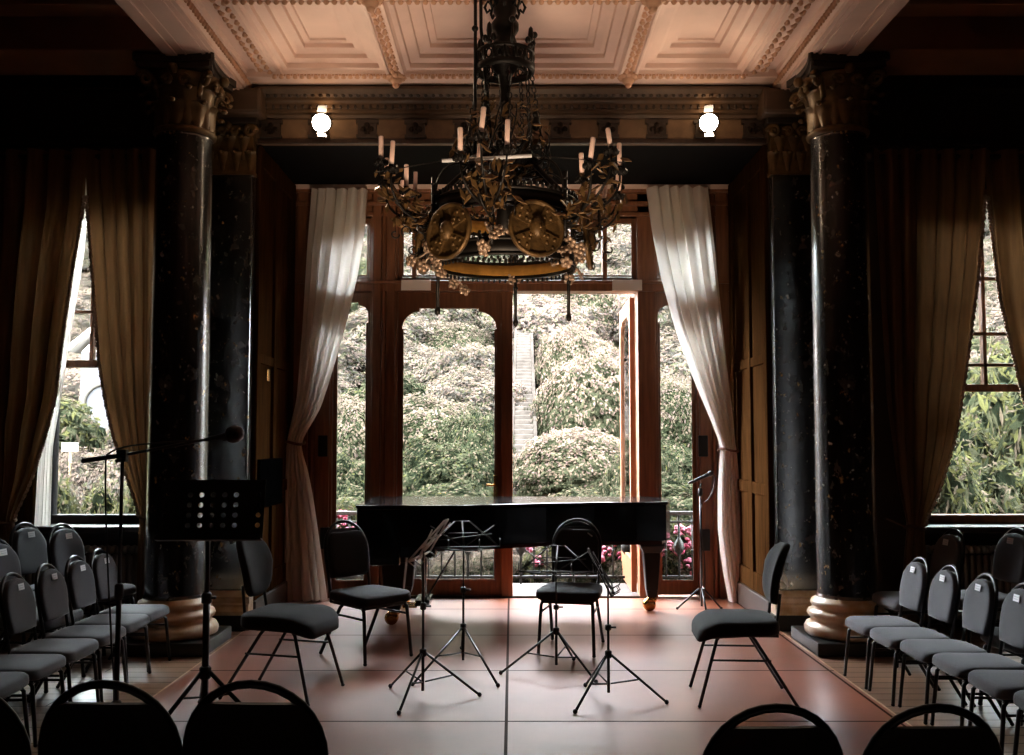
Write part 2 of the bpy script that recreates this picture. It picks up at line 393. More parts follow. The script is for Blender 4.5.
# ---------------------------------------------------------------- lintel: frieze and cornice across the alcove opening
lin=struct(MB().bb(-2.45,2.45,7.65,7.74,3.885,4.30),'trim_lintel',M['frieze'])
c=MB()
P=[(7.65,4.075),(7.63,4.075),(7.62,4.10),(7.59,4.11),(7.59,4.135),(7.57,4.14),(7.57,4.175),(7.54,4.19),(7.54,4.215),(7.5,4.23),(7.48,4.265),(7.48,4.285),(7.65,4.285)]
c.prism(P,lambda a,b,d:Vector((d,a,b)),-2.05,2.05)
c.build('cornice',M['cornice'],lin)
c=MB().bb(-2.06,2.06,7.63,7.66,3.87,3.91); c.build('fillet',M['wood_dark'],lin,bevel=.006)
d=MB(); x=-1.98
while x<2.0:
    d.ball((x,7.575,4.15),.02,6,(.8,1,1.1)); d.ball((x+.03,7.515,4.222),.021,6,(.9,1,.8)); x+=.06
d.build('dentil',M['rosette'],lin)
d=MB()
for k in range(-5,6):
    if k==0: continue
    x=k*.39
    d.bb(x-.075,x+.075,7.615,7.652,3.93,4.03); d.bb(x-.09,x+.09,7.61,7.652,4.03,4.06); d.bb(x-.085,x+.085,7.60,7.652,3.91,3.935)
    for q in range(4): d.ball((x+.035*math.cos(q*PI/2),7.612,3.98+.035*math.sin(q*PI/2)),.024,6,(1,.6,1))
    d.ball((x,7.606,3.98),.014,6)
d.build('rosette_block',M['rosette'],lin,bevel=.004)
# ---------------------------------------------------------------- classical columns and pilasters
def leafstrip(m,base,dirv,h,w,curl,n=7):
    """an acanthus leaf: rises from base, leans out along dirv and curls over at the tip"""
    d=Vector(dirv).normalized(); s=Vector((-d.y,d.x,0)); vs=[]
    for i in range(n+1):
        t=i/n
        z=h*(math.sin(min(t*1.25,1.0)*PI/2)) - (max(0,t-.8)/.2)**2*h*.16
        o=curl*(t**3)*1.0+ .01
        ww=w*(.55+.6*math.sin(PI*min(1,t*1.05)))*(1-.55*max(0,t-.75)/.25)
        for q in (-1,-.5,0,.5,1):
            vs.append(Vector(base)+d*(o-.018*abs(q)+.006*(q==0))+s*ww*q*(1+.12*math.sin(i*3.1))+Vector((0,0,z)))
    fs=[(i*5+k,i*5+k+1,(i+1)*5+k+1,(i+1)*5+k) for i in range(n) for k in range(4)]
    m.add(vs,fs,True)
    m.ball(Vector(base)+d*(curl+.012)+Vector((0,0,h*.86)),w*.42,6,(1,1,.7))
def volute(m,c,dirv,r):
    d=Vector(dirv).normalized(); pts=[]
    for i in range(22):
        a=i/21*PI*3.3; rr=r*(1-i/21*.8)
        pts.append(Vector(c)+d*(rr*math.cos(a))+Vector((0,0,rr*math.sin(a))))
    m.tube(pts,[.024*(1-.4*i/21) for i in range(22)],6)
def capital(m,r,z0,h):
    m.lathe([(r*1.0,z0),(r*1.0,z0+h*.5),(r*1.12,z0+h*.75),(r*1.35,z0+h*.9)],24)
    for tier,(hh,cu,wd,ph) in enumerate(((h*.42,.075,.062,0),(h*.66,.10,.06,PI/8))):
        for k in range(8):
            a=k*PI/4+ph; d=(math.cos(a),math.sin(a),0)
            leafstrip(m,(d[0]*r*1.0,d[1]*r*1.0,z0),d,hh,wd,cu)
    for k in range(4):
        a=PI/4+k*PI/2; d=Vector((math.cos(a),math.sin(a),0))
        m.tube(bez(d*r*1.02+Vector((0,0,z0+h*.5)),d*r*1.1+Vector((0,0,z0+h*.7)),d*r*1.3+Vector((0,0,z0+h*.88)),d*r*1.52+Vector((0,0,z0+h*.86)),6),.022,6)
        volute(m,d*(r*1.55)+Vector((0,0,z0+h*.77)),d,.055)
        a=k*PI/2; d=Vector((math.cos(a),math.sin(a),0))
        m.ball(d*(r*1.42)+Vector((0,0,z0+h*.9)),.04,8)
        for sg in (-1,1):
            s=Vector((-d.y,d.x,0))*sg; volute(m,d*(r*1.2)+s*.06+Vector((0,0,z0+h*.74)),s,.035)
def abacus(m,a,z0,z1,bow=.05):
    for za,zb,k in ((z0,z0+(z1-z0)*.45,.93),(z0+(z1-z0)*.45,z1,1.0)):
        pts=[]
        for q in range(4):
            ang=q*PI/2; ca,sa=math.cos(ang),math.sin(ang)
            for i in range(9):
                t=-.92+1.84*i/8; x=a*k-(1-t*t)*bow; y=t*a*k
                pts.append((x*ca-y*sa,x*sa+y*ca))
        m.prism(pts,lambda p,q,d:Vector((p,q,d)),za,zb)
def column(x,y,label):
    t=thing('marble_column',label,'column',(x,y,0),0,'black marble columns')
    MB().bb(-.32,.32,-.32,.32,0,.09).build('plinth',M['plinth'],t,bevel=.008)
    MB().lathe([(.285,.09),(.30,.105),(.305,.14),(.29,.17),(.262,.178),(.255,.195),(.262,.212),(.275,.22),(.282,.24),(.272,.262),(.25,.27),(.243,.285),(.252,.30),(.258,.315),(.25,.335),(.228,.342),(.22,.36)],48).build('base',M['stone_base'],t)
    MB().lathe([(.222,.355),(.208,.39),(.207,2.0),(.203,3.2),(.197,3.68),(.205,3.71)],48).build('shaft',M['marble'],t)
    m=MB(); 
    ring=[(.205,3.70),(.222,3.71),(.226,3.73),(.21,3.745),(.2,3.75)]
    m.lathe(ring,40); m.build('neck_ring',M['gilt'],t)
    m=MB(); capital(m,.2,3.75,.42); cp=m.build('capital',M['gilt'],t)
    m=MB(); abacus(m,.30,4.15,4.24); m.build('abacus',M['rosette'],cp)
    return t
column(-2.42,6.98,'black flecked marble column with gilded capital behind the black music stand')
column(2.41,6.98,'black flecked marble column with gilded capital at the end of the right-hand chair rows')
def pilaster(sx,label):
    xc=sx*2.27
    t=thing('wall_pilaster',label,'pilaster',(xc,7.65,0),0,'marble pilasters flanking the window bay')
    MB().bb(-.24,.24,-.13,.03,0.0,.12).build('plinth',M['plinth'],t,bevel=.006)
    MB().prism([(.03,.12),(-.115,.12),(-.12,.15),(-.105,.18),(-.105,.20),(-.085,.21),(-.085,.24),(-.095,.26),(-.075,.285),(-.06,.3),(.03,.3)],lambda a,b,d:Vector((d,a,b)),-.225,.225).build('base',M['stone_base'],t)
    MB().bb(-.185,.185,-.055,.03,.3,3.62).build('shaft',M['marble'],t,bevel=.01)
    m=MB(); m.bb(-.19,.19,-.06,.03,3.62,4.0)
    m.bb(-.2,.2,-.075,.03,3.60,3.63)
    for tier,(hh,z,n) in enumerate(((.16,3.63,4),(.2,3.72,3))):
        for k in range(n):
            xk=(k-(n-1)/2)*.11; leafstrip(m,(xk,-.06,z),(0,-1,0),hh,.045,.06)
    for s in (-1,1):
        volute(m,(s*.17,-.09,3.95),(s,0,0),.05); volute(m,(s*.05,-.09,3.95),(s,0,0),.035)
    m.ball((0,-.1,3.99),.035,8)
    c=m.build('capital',M['gilt'],t)
    MB().bb(-.23,.23,-.12,.03,4.0,4.06).build('abacus',M['rosette'],c,bevel=.008)
pilaster(-1,'flat black marble pilaster at the wall behind the black music stand')
pilaster(1,'flat black marble pilaster at the wall behind the lone chair beside the piano tail')
# ---------------------------------------------------------------- the tall garden window: posts, lights, doors
WF=9.13
k0=9.15/F
def X(u): return (u-CX)*k0
XP=[X(318),X(336),X(371),X(398),X(499),X(514),X(637),X(655),X(693),X(718)]
ZT=3.60; ZR0,ZR1=2.88,2.98
win=bpy.data.objects.new('window_1',None); COL.objects.link(win); win['kind']='structure'
def part(mb,n,m,p=win,**k): return mb.build(n,m,p,**k)
y0,y1=WF-.07,WF+.09
# posts
def post(xa,xb,z0=0.0,z1=3.9,name='post'):
    m=MB(); m.bb(xa,xb,y0,y1,z0,z1); w=xb-xa
    if w>.2:
        m.bb(xa+.02,xa+w*.40,y0-.035,y0,z0,z1); m.bb(xb-w*.40,xb-.02,y0-.035,y0,z0,z1)
        m.tube([((xa+xb)/2,y0-.01,z0),((xa+xb)/2,y0-.01,z1)],.025,8)
    return part(m,name,M['wood_window'],bevel=.006)
post(-2.07,XP[1]-.02); post(XP[2],XP[3]); post(XP[6],XP[7]); post(XP[8]+.02,2.07)
post(XP[4]+.02,XP[5]-.012,0,ZR0,'mullion')
m=MB(); m.bb(-2.07,2.07,y0-.03,y1,ZR0,ZR1); m.bb(-2.07,2.07,y0-.06,y1,ZR1-.03,ZR1)
part(m,'transom',M['wood_window'],bevel=.006)
m=MB(); m.bb(-2.07,2.07,y0,y1,ZT,3.9); m.bb(-2.07,2.07,y0-.05,y1,3.70,3.74); m.bb(-2.07,2.07,y0-.03,y1,ZT,ZT+.04); m.bb(-2.07,2.07,y0-.09,y1,3.82,3.85)
part(m,'head_rail',M['wood_window'],bevel=.006)
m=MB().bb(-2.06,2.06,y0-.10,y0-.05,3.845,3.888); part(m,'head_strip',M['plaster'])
m=MB().bb(XP[3],XP[6],y0,y1,0,.02); part(m,'threshold',M['wood_dark'])
# sashes with a shouldered arch
def sash(xa,xb,za,zb,bottom,stile,top,parent,origin=(0,0,0),rz=0,th=.05,name='sash',arch=True,rail=None):
    """frame of a leaf in its own x-z plane (xa..xb), glass inside"""
    m=MB(); yb=-th/2
    m.bb(xa,xa+stile,yb,th/2,za,zb); m.bb(xb-stile,xb,yb,th/2,za,zb); m.bb(xa+stile,xb-stile,yb,th/2,za,za+bottom)
    a,b=xa+stile,xb-stile; zt=zb-top
    if arch:
        rr=min(.17,(b-a)*.32); pts=[(a,zb),(a,zt-rr-.03)]
        for i in range(9):
            q=i/8*PI/2; pts.append((a+rr*(1-math.cos(q)),zt-.03-rr+rr*math.sin(q)))
        pts.append((a+rr,zt)); pts.append((b-rr,zt))
        for i in range(9):
            q=PI/2-i/8*PI/2; pts.append((b-rr*(1-math.cos(q)),zt-.03-rr+rr*math.sin(q)))
        pts+=[(b,zb)]
        m.prism(pts,lambda p,q,d:Vector((p,d,q)),yb,th/2)
    else: m.bb(a,b,yb,th/2,zt,zb)
    # glazing bead
    for x0,x1 in ((a,a+.018),(b-.018,b)): m.bb(x0,x1,yb-.012,yb,za+bottom,zt-(.2 if arch else 0))
    m.bb(a,b,yb-.012,yb,za+bottom,za+bottom+.02)
    if rail: m.bb(a,b,yb-.01,th/2,rail-.015,rail+.015)
    o=m.build(name,M['wood_window'],parent,origin,(0,0,rz),bevel=.004)
    g=MB().bb(a-.005,b+.005,-.004,.004,za+bottom-.005,zt+.005); g.build('pane',M['glass'],o)
    return o
Y=WF+.02
sash(XP[1]-.05,XP[2]+.02,.02,ZR0,.12,.05,.09,win,(0,Y,0))
sash(XP[7]-.02,XP[8]+.05,.02,ZR0,.12,.05,.09,win,(0,Y,0))
for xa,xb in ((XP[1]-.04,XP[2]+.02),(XP[3]-.02,XP[6]+.02),(XP[7]-.02,XP[8]+.04)):
    sash(xa,xb,ZR1,ZT,.05,.05,.05,win,(0,Y,0),arch=False,name='top_light')
m=MB()
for x in (X(413)+.01,X(605)): m.bb(x-.02,x+.02,y0,y1,ZR1,ZT)
part(m,'glazing_bar',M['wood_window'],bevel=.004)
d1=bpy.data.objects.new('door_1',None); COL.objects.link(d1); d1['kind']='structure'
sash(XP[3]-.01,XP[4]+.02,.02,ZR0-.0,.13,.045,.15,d1,(0,Y,0),name='leaf')
hd=MB().bb(-.02,.02,-.06,-.03,-.12,.12).tube([(0,-.05,.03),(0,-.1,.03),(-.09,-.1,.03)],.01,8); hd.build('door_handle',M['brass'],d1,(XP[4]-.03,Y,1.02),bevel=.003)
d2=bpy.data.objects.new('door_2',None); COL.objects.link(d2); d2['kind']='structure'; d2.location=(XP[6]-.03,WF+.1,0); d2.rotation_euler=(0,0,R(88.6))
sash(0,1.12,.03,ZR0-.03,.30,.09,.15,d2,name='leaf')
hd=MB().tube([(1.08,-.03,1.05),(1.08,-.08,1.05),(.98,-.08,1.05)],.01,8); hd.build('door_handle',M['brass'],d2)
# hinge plates on the posts, blank paper notices on the transom
for i,(u,v) in enumerate(((323,446),(325,538),(703,446),(705,540))):
    p=at(u,v,y0-.03); MB().bb(-.045,.045,-.02,.02,-.10,.10).build('shutter_bracket',M['black_metal'],win,(p.x,p.y,p.z),bevel=.008)
for x,l in ((X(417),'small blank white card on the window transom above the fixed garden door'),(X(626),'small blank white card on the window transom above the open garden doorway')):
    tag(MB().bb(-.14,.14,-.008,.008,-.05,.05).build('notice_card',M['card'],None,(x,y0-.075,2.93),bevel=.002),l,'card','white cards on the transom')
# ---------------------------------------------------------------- aisle windows
def aisle_window(n,h,meet,bars):
    a,b,c,d=h; w=bpy.data.objects.new(n,None); COL.objects.link(w); w['kind']='structure'; w.location=(0,0,0)
    yy=WY+.18
    m=MB(); m.bb(a,a+.07,yy-.05,yy+.05,c,d); m.bb(b-.07,b,yy-.05,yy+.05,c,d); m.bb(a,b,yy-.05,yy+.05,c,c+.07); m.bb(a,b,yy-.05,yy+.05,d-.07,d)
    m.build('window_frame',M['white_frame'] if n=='window_2' else M['wood_window'],w,bevel=.006)
    m=MB(); m.bb(a,b,yy-.04,yy+.04,meet-.03,meet+.03)
    for x in bars['x']: m.bb(x-.015,x+.015,yy-.03,yy+.03,meet,d)
    for z in bars['z']: m.bb(a,b,yy-.03,yy+.03,z-.013,z+.013)
    m.build('sash_bar',M['wood_window'],w,bevel=.004)
    MB().bb(a,b,yy-.004,yy+.004,c,d).build('pane',M['glass'],w)
    m=MB(); m.bb(a-.1,b+.1,WY-.14,WY+.14,c-.05,c+.0); m.bb(a-.06,b+.06,WY-.03,WY,c-.2,c-.05)
    m.build('sill',M['wood_dark'],w,bevel=.008)
    m=MB(); m.bb(a-.12,a,WY-.04,WY+.16,c,d); m.bb(b,b+.12,WY-.04,WY+.16,c,d); m.bb(a-.12,b+.12,WY-.04,WY+.16,d,d+.12)
    m.build('casing',M['wood_panel'],w,bevel=.008)
aisle_window('window_2',LW,at(90,364,7.88).z,{'x':[at(93,340,7.88).x],'z':[at(90,312,7.88).z]})
z2=at(985,364,7.88).z
aisle_window('window_3',RW,at(985,388,7.88).z,{'x':[at(983,340,7.88).x],'z':[at(985,365,7.88).z,at(985,334,7.88).z,at(985,279,7.88).z]})
# radiators
def radiator(xc,n,label):
    t=thing('radiator',label,'radiator',(xc,WY-.14,0),0,'cast iron radiators under the aisle windows')
    m=MB()
    for k in range(n):
        x=(k-(n-1)/2)*.052
        for dy in (-.045,.045): m.tube([(x,dy,.12),(x,dy,.58)],.02,8)
        m.tube([(x,-.045,.60),(x,-.03,.635),(x,.03,.635),(x,.045,.60)],.023,8); m.tube([(x,-.05,.11),(x,.05,.11)],.023,8)
    m.build('fin_block',M['radiator'],t)
    f=MB()
    for s in (-1,1): MB().bb(s*(n/2-1)*.052-.02,s*(n/2-1)*.052+.02,-.06,.06,0,.1).build('foot',M['black_metal'],t,bevel=.006)
    MB().tube([(n*.026,0,.12),(n*.026+.08,0,.12),(n*.026+.08,0,.0)],.012,8).build('pipe',M['radiator'],t)
radiator(-3.40,24,'cast iron radiator under the left side window')
radiator(3.70,24,'cast iron radiator under the right side window')
# ---------------------------------------------------------------- curtains
def lerp_tab(tab,v):
    if v<=tab[0][0]: return tab[0][1]
    for (a,x),(b,y) in zip(tab,tab[1:]):
        if v<=b: return x+(y-x)*(v-a)/(b-a)
    return tab[-1][1]
def smooth_tab(tab,v,w=8):
    return (lerp_tab(tab,v-w)+2*lerp_tab(tab,v)+lerp_tab(tab,v+w))/4
def drape(name,mt,left,right,Y,v0,v1,folds,amp,label,group,parent=None,rows=90,seed=1,zmin=None):
    """pleated cloth hung between two edges (each a list of (height row, column)), folds follow the cloth"""
    rn=random.Random(seed); ph=[rn.uniform(0,6.28) for _ in range(4)]
    m=MB(); nu=int(folds*14)
    def fn(s,t):
        v=v0+(v1-v0)*t; l=smooth_tab(left,v); r=smooth_tab(right,v)
        w=(r-l); sw=s+.018*math.sin(s*9+ph[2])+.02*math.sin(t*5+ph[0])*math.sin(PI*s)
        p=at(l+w*min(1,max(0,s)),v,Y)
        a=amp*min(1.0,.35+w/60)
        q=sw*folds*2*PI
        dy=a*(math.sin(q+ph[1])+.35*math.sin(q*2.1+ph[3]+t*2)+.3*math.sin(q*.47+t*1.5))
        if zmin is not None: p.z=max(p.z,zmin)
        return Vector((p.x+.3*a*math.cos(q+ph[1]),Y+dy,p.z))
    m.grid(fn,nu,rows)
    o=m.build(name,mt,parent)
    if label: tag(o,label,'curtain',group)
    return o,fn
# cream sheers at the garden window
SY=8.84
o,fn=drape('sheer_curtain',M['sheer'],[(188,313),(250,308),(330,303),(400,297),(436,288),(446,287),(470,283),(500,281),(560,280),(604,281)],
  [(188,369),(230,366),(280,358),(330,345),(380,330),(410,320),(436,304),(446,300),(470,308),(500,314),(560,323),(604,329)],SY,189,603,5.5,.05,
  'cream sheer curtain tied back beside the fixed garden door, left of the piano','cream sheer curtains',zmin=.015)
def cord(parent,v,l,r,Y,mt,dr=.05,name='tieback',hook=None):
    a=at(l,v,Y); b=at(r,v,Y); c=(a+b)/2; w=(b-a).length/2+.015
    pts=[c+Vector((w*math.cos(q),dr*math.sin(q),.012*math.sin(2*q))) for q in [i*PI/12 for i in range(24)]]
    m=MB().tube(pts,.012,6,closed=True)
    if hook is not None: m.tube([c+Vector((hook[0]*w,0,0)),c+Vector((hook[0]*(w+.09),hook[1],.05))],.008,6)
    return m.build(name,mt,parent)
cord(o,443,286,303,SY,M['tie'],.07,hook=(-1,.15))
o,fn=drape('sheer_curtain',M['sheer'],[(186,646),(230,652),(280,662),(330,676),(380,694),(420,711),(446,721),(460,720),(490,718),(530,718),(570,723),(606,730)],
  [(186,709),(230,714),(300,721),(360,727),(420,734),(446,736),(460,738),(500,742),(560,748),(606,752)],SY-.05,187,604,5.5,.05,
  'cream sheer curtain tied back beside the open garden door, right of the piano','cream sheer curtains',seed=4,zmin=.015)
cord(o,450,720,737,SY-.05,M['tie'],.07,hook=(1,.15))
o,fn=drape('net_curtain',M['sheer'],[(150,60),(300,52),(430,40),(530,34)],[(150,88),(207,88),(260,83),(330,71),(400,60),(450,52),(528,50)],7.60,160,528,4,.015,
  'narrow white net curtain showing beside the brown drape at the left aisle window',None,seed=9,rows=50)
# brown drapes at the aisle windows
DY=7.48
def pom(o,fn,side,t0,t1):
    m=MB(); n=int(150*(t1-t0))
    for i in range(n):
        p=fn(side,t0+(t1-t0)*i/n); m.ball((p.x,p.y-.012,p.z),.0145 if i%3 else .018,5)
        if i%2==0: m.ball((p.x+.008,p.y-.02,p.z-.015),.008,5)
    m.build('pompom_trim',M['drape_trim'],o)
def bdrape(l,r,folds,label,side,seed,tie,zb=.03,vb=640):
    o,fn=drape('brown_curtain',M['brown_drape'],l,r,DY,150,vb,folds,.045,label,None,seed=seed,rows=110,zmin=zb)
    t=(tie[0]-150)/(vb-150)
    pom(o,fn,side,.10,t)
    cord(o,tie[0],tie[1],tie[2],DY,M['tie'],.08,hook=(tie[3],.15))
bdrape([(150,-60),(430,-50),(500,-22),(520,-14),(545,-22),(640,-30)],[(150,88),(207,85),(270,74),(330,65),(400,56),(440,45),(480,32),(505,20),(520,13),(545,18),(640,22)],6,
  'brown drape with pompom edging at the left aisle window, away from the column',1,2,(521,-14,13,-1))
bdrape([(150,88),(207,91),(290,97),(360,102),(400,108),(440,117),(480,130),(515,141),(540,139),(640,137)],[(150,162),(300,158),(440,153),(515,152),(540,154),(640,158)],5,
  'brown drape with pompom edging between the left aisle window and the marble column',0,3,(517,141,152,1))
bdrape([(150,872),(300,880),(400,886),(480,897),(525,908),(550,905),(640,898)],[(150,982),(207,979.5),(280,973),(370,962),(440,951),(490,936),(515,926),(527,922),(550,924),(640,928)],6,
  'brown drape with pompom edging between the right aisle window and the marble column',1,5,(527,908,922,-1))
bdrape([(150,982),(207,985.5),(300,997),(360,1011),(415,1024),(470,1048),(520,1070),(545,1066),(640,1060)],[(150,1130),(400,1120),(520,1090),(545,1096),(640,1105)],6,
  'brown drape with pompom edging at the right aisle window, away from the column',0,6,(521,1070,1090,1))
for sx,x0,x1 in ((-1,-4.75,-2.75),(1,2.85,4.85)):
    o=MB()
    o.tube([(x0,DY+.02,3.72),(x1,DY+.02,3.72)],.022,10)
    for x in (x0,x1): o.ball((x,DY+.02,3.72),.04,10)
    p=o.build('curtain_pole',M['wood_dark'])
    q=MB()
    for x in (x0+.15,x1-.15): q.tube([(x,DY+.02,3.72),(x,WY,3.74)],.014,8)
    q.build('bracket',M['brass'],p)
    tag(p,'dark wooden curtain pole above the '+('left' if sx<0 else 'right')+' aisle window drapes','curtain pole')
# ---------------------------------------------------------------- chairs
def rrect(w,d,r,n=5):
    pts=[]
    for cx,cy,a0 in ((w/2-r,d/2-r,0),(-w/2+r,d/2-r,PI/2),(-w/2+r,-d/2+r,PI),(w/2-r,-d/2+r,1.5*PI)):
        for i in range(n+1):
            a=a0+i/n*PI/2; pts.append((cx+r*math.cos(a),cy+r*math.sin(a)))
    return pts
def cushion(m,outline,fn,th,dome=.35,mi=0):
    """padded slab: outline loops shrink toward both faces"""
    n=len(outline); cx=sum(p[0] for p in outline)/n; cy=sum(p[1] for p in outline)/n
    lev=[(-.5,.90),(-.5,.96),(-.34,1),(.1,1),(.34,.985),(.46,.95),(.5+dome*.12,.86),(.5+dome*.3,.6),(.5+dome*.38,.3)]
    vs=[]
    for d,k in lev:
        for x,y in outline: vs.append(fn(cx+(x-cx)*k,cy+(y-cy)*k,d*th))
    fs=[(i*n+k,i*n+(k+1)%n,(i+1)*n+(k+1)%n,(i+1)*n+k) for i in range(len(lev)-1) for k in range(n)]
    m.add(vs,fs,True,mi)
    o=len(m.v)-n*len(lev)
    m.f.append(tuple(o+k for k in range(n-1,-1,-1))); m.sm.append(False); m.mi.append(mi)
    o2=o+n*(len(lev)-1); m.f.append(tuple(o2+k for k in range(n))); m.sm.append(True); m.mi.append(mi)
TILT=R(11)
def backpt(x,z,d=0):
    """a point on the raked back plane; d is toward the sitter (+y)"""
    h=z-.48
    return Vector((x,-.205-h*math.sin(TILT)+d*math.cos(TILT)+.35*x*x,.48+h*math.cos(TILT)+d*math.sin(TILT)))
def outline_back(w,z0,zs,zt,wb):
    pts=[(-wb,z0),(0,z0-.008),(wb,z0)]; pts.append((w*.97,(z0+zs)/2))
    for i in range(17):
        a=i/16*PI; pts.append((w*math.cos(a),zs+(zt-zs)*math.sin(a)**.9))
    pts.append((-w*.97,(z0+zs)/2))
    return pts
def hoop_chair(label,fabric,group,with_tag):
    t=thing('conference_chair',label,'chair',(0,0,0),0,group)
    m=MB(); cushion(m,rrect(.45,.44,.07),lambda x,y,d:Vector((x*(1-.12*max(0,-y)/.22),y+.015,.415+d-.012*max(0,(y-.12)/.1)**2)),.06)
    m.build('seat',fabric,t)
    MB().prism(rrect(.39,.40,.05),lambda x,y,d:Vector((x*(1-.12*max(0,-y)/.2),y+.015,d)),.368,.384).build('seat_pan',M['black_plastic'],t)
    b=MB(); ol=outline_back(.172,.53,.70,.872,.145)
    cl=[(x,min(z,.872 if with_tag else .832)) for x,z in ol]
    cushion(b,cl,lambda x,z,d:backpt(x,z,d+.012),.042,.3)
    bo=b.build('backrest',fabric,t)
    # hard rear shell with a straight top edge (the hand hole is above it)
    sh=MB(); ol2=[(x,min(z,.856)) for x,z in outline_back(.180,.52,.70,.905,.155)] if not with_tag else outline_back(.172,.53,.70,.868,.145)
    sh.prism(ol2,lambda x,z,d:backpt(x,z,d),-.022,-.010); sh.build('rear_shell',M['black_plastic'],bo)
    if with_tag:
        g=MB()
        g.prism([(-.04,.79),(.03,.79),(.03,.832),(-.04,.832)],lambda x,z,d:backpt(x,z,d+.046),0,.002)
        for k in range(2): g.prism([(-.03,.802+k*.014),(.02,.802+k*.014),(.02,.806+k*.014),(-.03,.806+k*.014)],lambda x,z,d:backpt(x,z,d+.0485),0,.0006,mi=1)
        g.build('number_tag',[M['tag'],M['ink']],bo)
    pts=[backpt(-.165,.41,-.01),backpt(-.175,.58,-.01),backpt(-.178,.66,-.01)]
    for i in range(17):
        a=PI-i/16*PI; pts.append(backpt(.178*math.cos(a),.70+.205*math.sin(a)**.92 if math.sin(a)>1e-6 else .70,-.01))
    pts+=[backpt(.178,.66,-.01),backpt(.175,.58,-.01),backpt(.165,.41,-.01)]
    MB().tube(pts,.0115,8).build('back_hoop',M['black_metal'],t)
    f=MB()
    for s in (-1,1): f.tube([(s*.17,.20,.36),(s*.165,0,.362),(s*.16,-.20,.362),backpt(s*.165,.43,-.01)],.0105,6)
    f.tube([(-.17,.19,.36),(.17,.19,.36)],.0105,6); f.tube([(-.16,-.16,.36),(.16,-.16,.36)],.0105,6)
    f.build('seat_frame',M['black_metal'],t)
    for s in (-1,1):
        MB().tube([(s*.175,.17,.37),(s*.182,.20,.34),(s*.195,.235,0.012)],.0125,8).ball((s*.195,.235,.012),.0145,8,(1,1,.85)).build('leg',M['black_metal'],t)
    for s in (-1,1):
        MB().tube([(s*.165,-.04,.37),(s*.172,-.075,.34),(s*.19,-.27,.012)],.0125,8).ball((s*.19,-.27,.012),.0145,8,(1,1,.85)).build('leg',M['black_metal'],t)
    for s in (-1,1): MB().tube([(s*.184,.208,.29),(s*.175,-.11,.29)],.008,6).build('stretcher',M['black_metal'],t)
    return t
def shell_chair(label,fabric,group=None):
    """round-backed chair on thin splayed legs, no hoop"""
    t=thing('conference_chair',label,'chair',(0,0,0),0,group)
    m=MB(); cushion(m,rrect(.46,.45,.10,7),lambda x,y,d:Vector((x*(1-.1*max(0,-y)/.22),y+.01,.42+d-.05*max(0,(y-.08)/.14)**2)),.075,.4)
    m.build('seat',fabric,t)
    b=MB(); ol=[(.15*math.copysign(abs(math.cos(a))**.75,math.cos(a)),.70+.175*math.copysign(abs(math.sin(a))**.8,math.sin(a))) for a in [i*PI/16 for i in range(32)]]
    ol=[(x*(1.0 if z>.7 else .92),z) for x,z in ol]
    cushion(b,ol,lambda x,z,d:backpt(x,z,d+.02+1.1*x*x-.5*(z-.66)**2),.045,.5); b.build('backrest',fabric,t)
    f=MB()
    for s in (-1,1): f.tube([(s*.16,.13,.378),(s*.16,-.2,.378),backpt(s*.12,.43,-.01),backpt(s*.11,.60,.0)],.009,6)
    f.tube([(-.16,.11,.376),(.16,.11,.376)],.009,6); f.tube([(-.16,-.10,.376),(.16,-.10,.376)],.009,6)
    f.build('seat_frame',M['black_metal'],t)
    for s in (-1,1):
        MB().tube([(s*.17,.11,.385),(s*.178,.135,.355),(s*.215,.235,.01)],.0095,8).ball((s*.215,.235,.01),.012,8,(1,1,.8)).build('leg',M['black_metal'],t)
        MB().tube([(s*.165,-.05,.385),(s*.172,-.075,.355),(s*.21,-.29,.01)],.0095,8).ball((s*.21,-.29,.01),.012,8,(1,1,.8)).build('leg',M['black_metal'],t)
    for s in (-1,1): MB().tube([(s*.192,.165,.25),(s*.188,-.155,.25)],.006,6).build('stretcher',M['black_metal'],t)
    return t
FLO=.008
def put(o,x,y,face,sc=1.0,z=FLO,label=None,group=None):
    """face: compass direction of the seat front, degrees from +x"""
    o.location=(x,y,z); o.rotation_euler=(0,0,R(face-90)); o.scale=(sc,sc,sc)
    if label: o['label']=label
    if group: o['group']=group
    return o
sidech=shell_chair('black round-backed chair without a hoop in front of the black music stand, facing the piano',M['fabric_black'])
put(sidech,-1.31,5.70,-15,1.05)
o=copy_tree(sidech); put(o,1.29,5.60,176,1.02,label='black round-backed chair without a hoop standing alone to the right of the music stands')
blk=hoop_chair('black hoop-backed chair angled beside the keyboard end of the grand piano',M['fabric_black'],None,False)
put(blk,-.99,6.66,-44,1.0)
o=copy_tree(blk); put(o,.42,6.87,257,.985,label='black hoop-backed chair before the middle of the piano, facing the audience')
m=MB(); m.prism([(-.085,.80),(-.12,.775),(-.125,.782),(-.09,.807)],lambda x,z,d:backpt(x,z,d+.0445),0,.003)
for ch in o.children:
    if ch.name.startswith('backrest'): m.build('sticker',M['tag'],ch)
# front row, backs to us
G='front row of black chairs seen from behind'
P=at(108,680,2.50)
front=[(108,2.42,'black hoop-backed chair at the bottom edge, just below the boom microphone stand'),
       (255,2.42,'black hoop-backed chair at the bottom edge, overlapping the legs of the black music stand'),
       (773,2.30,'black hoop-backed chair at the bottom edge, below the lone chair right of the music stands'),
       (935,2.30,'black hoop-backed chair at the bottom edge, overlapping the right-hand chair rows'),
       (-46,2.42,'black hoop-backed chair cut off by the left frame edge in the front row')]
for i,(u,yb,l) in enumerate(front):
    o=copy_tree(blk); x=at(u,700,yb).x
    put(o,x,yb+.29,90+(-2 if u<500 else 2),.985 if u<500 else .955,0.008 if abs(x)<2 else 0,l,G)
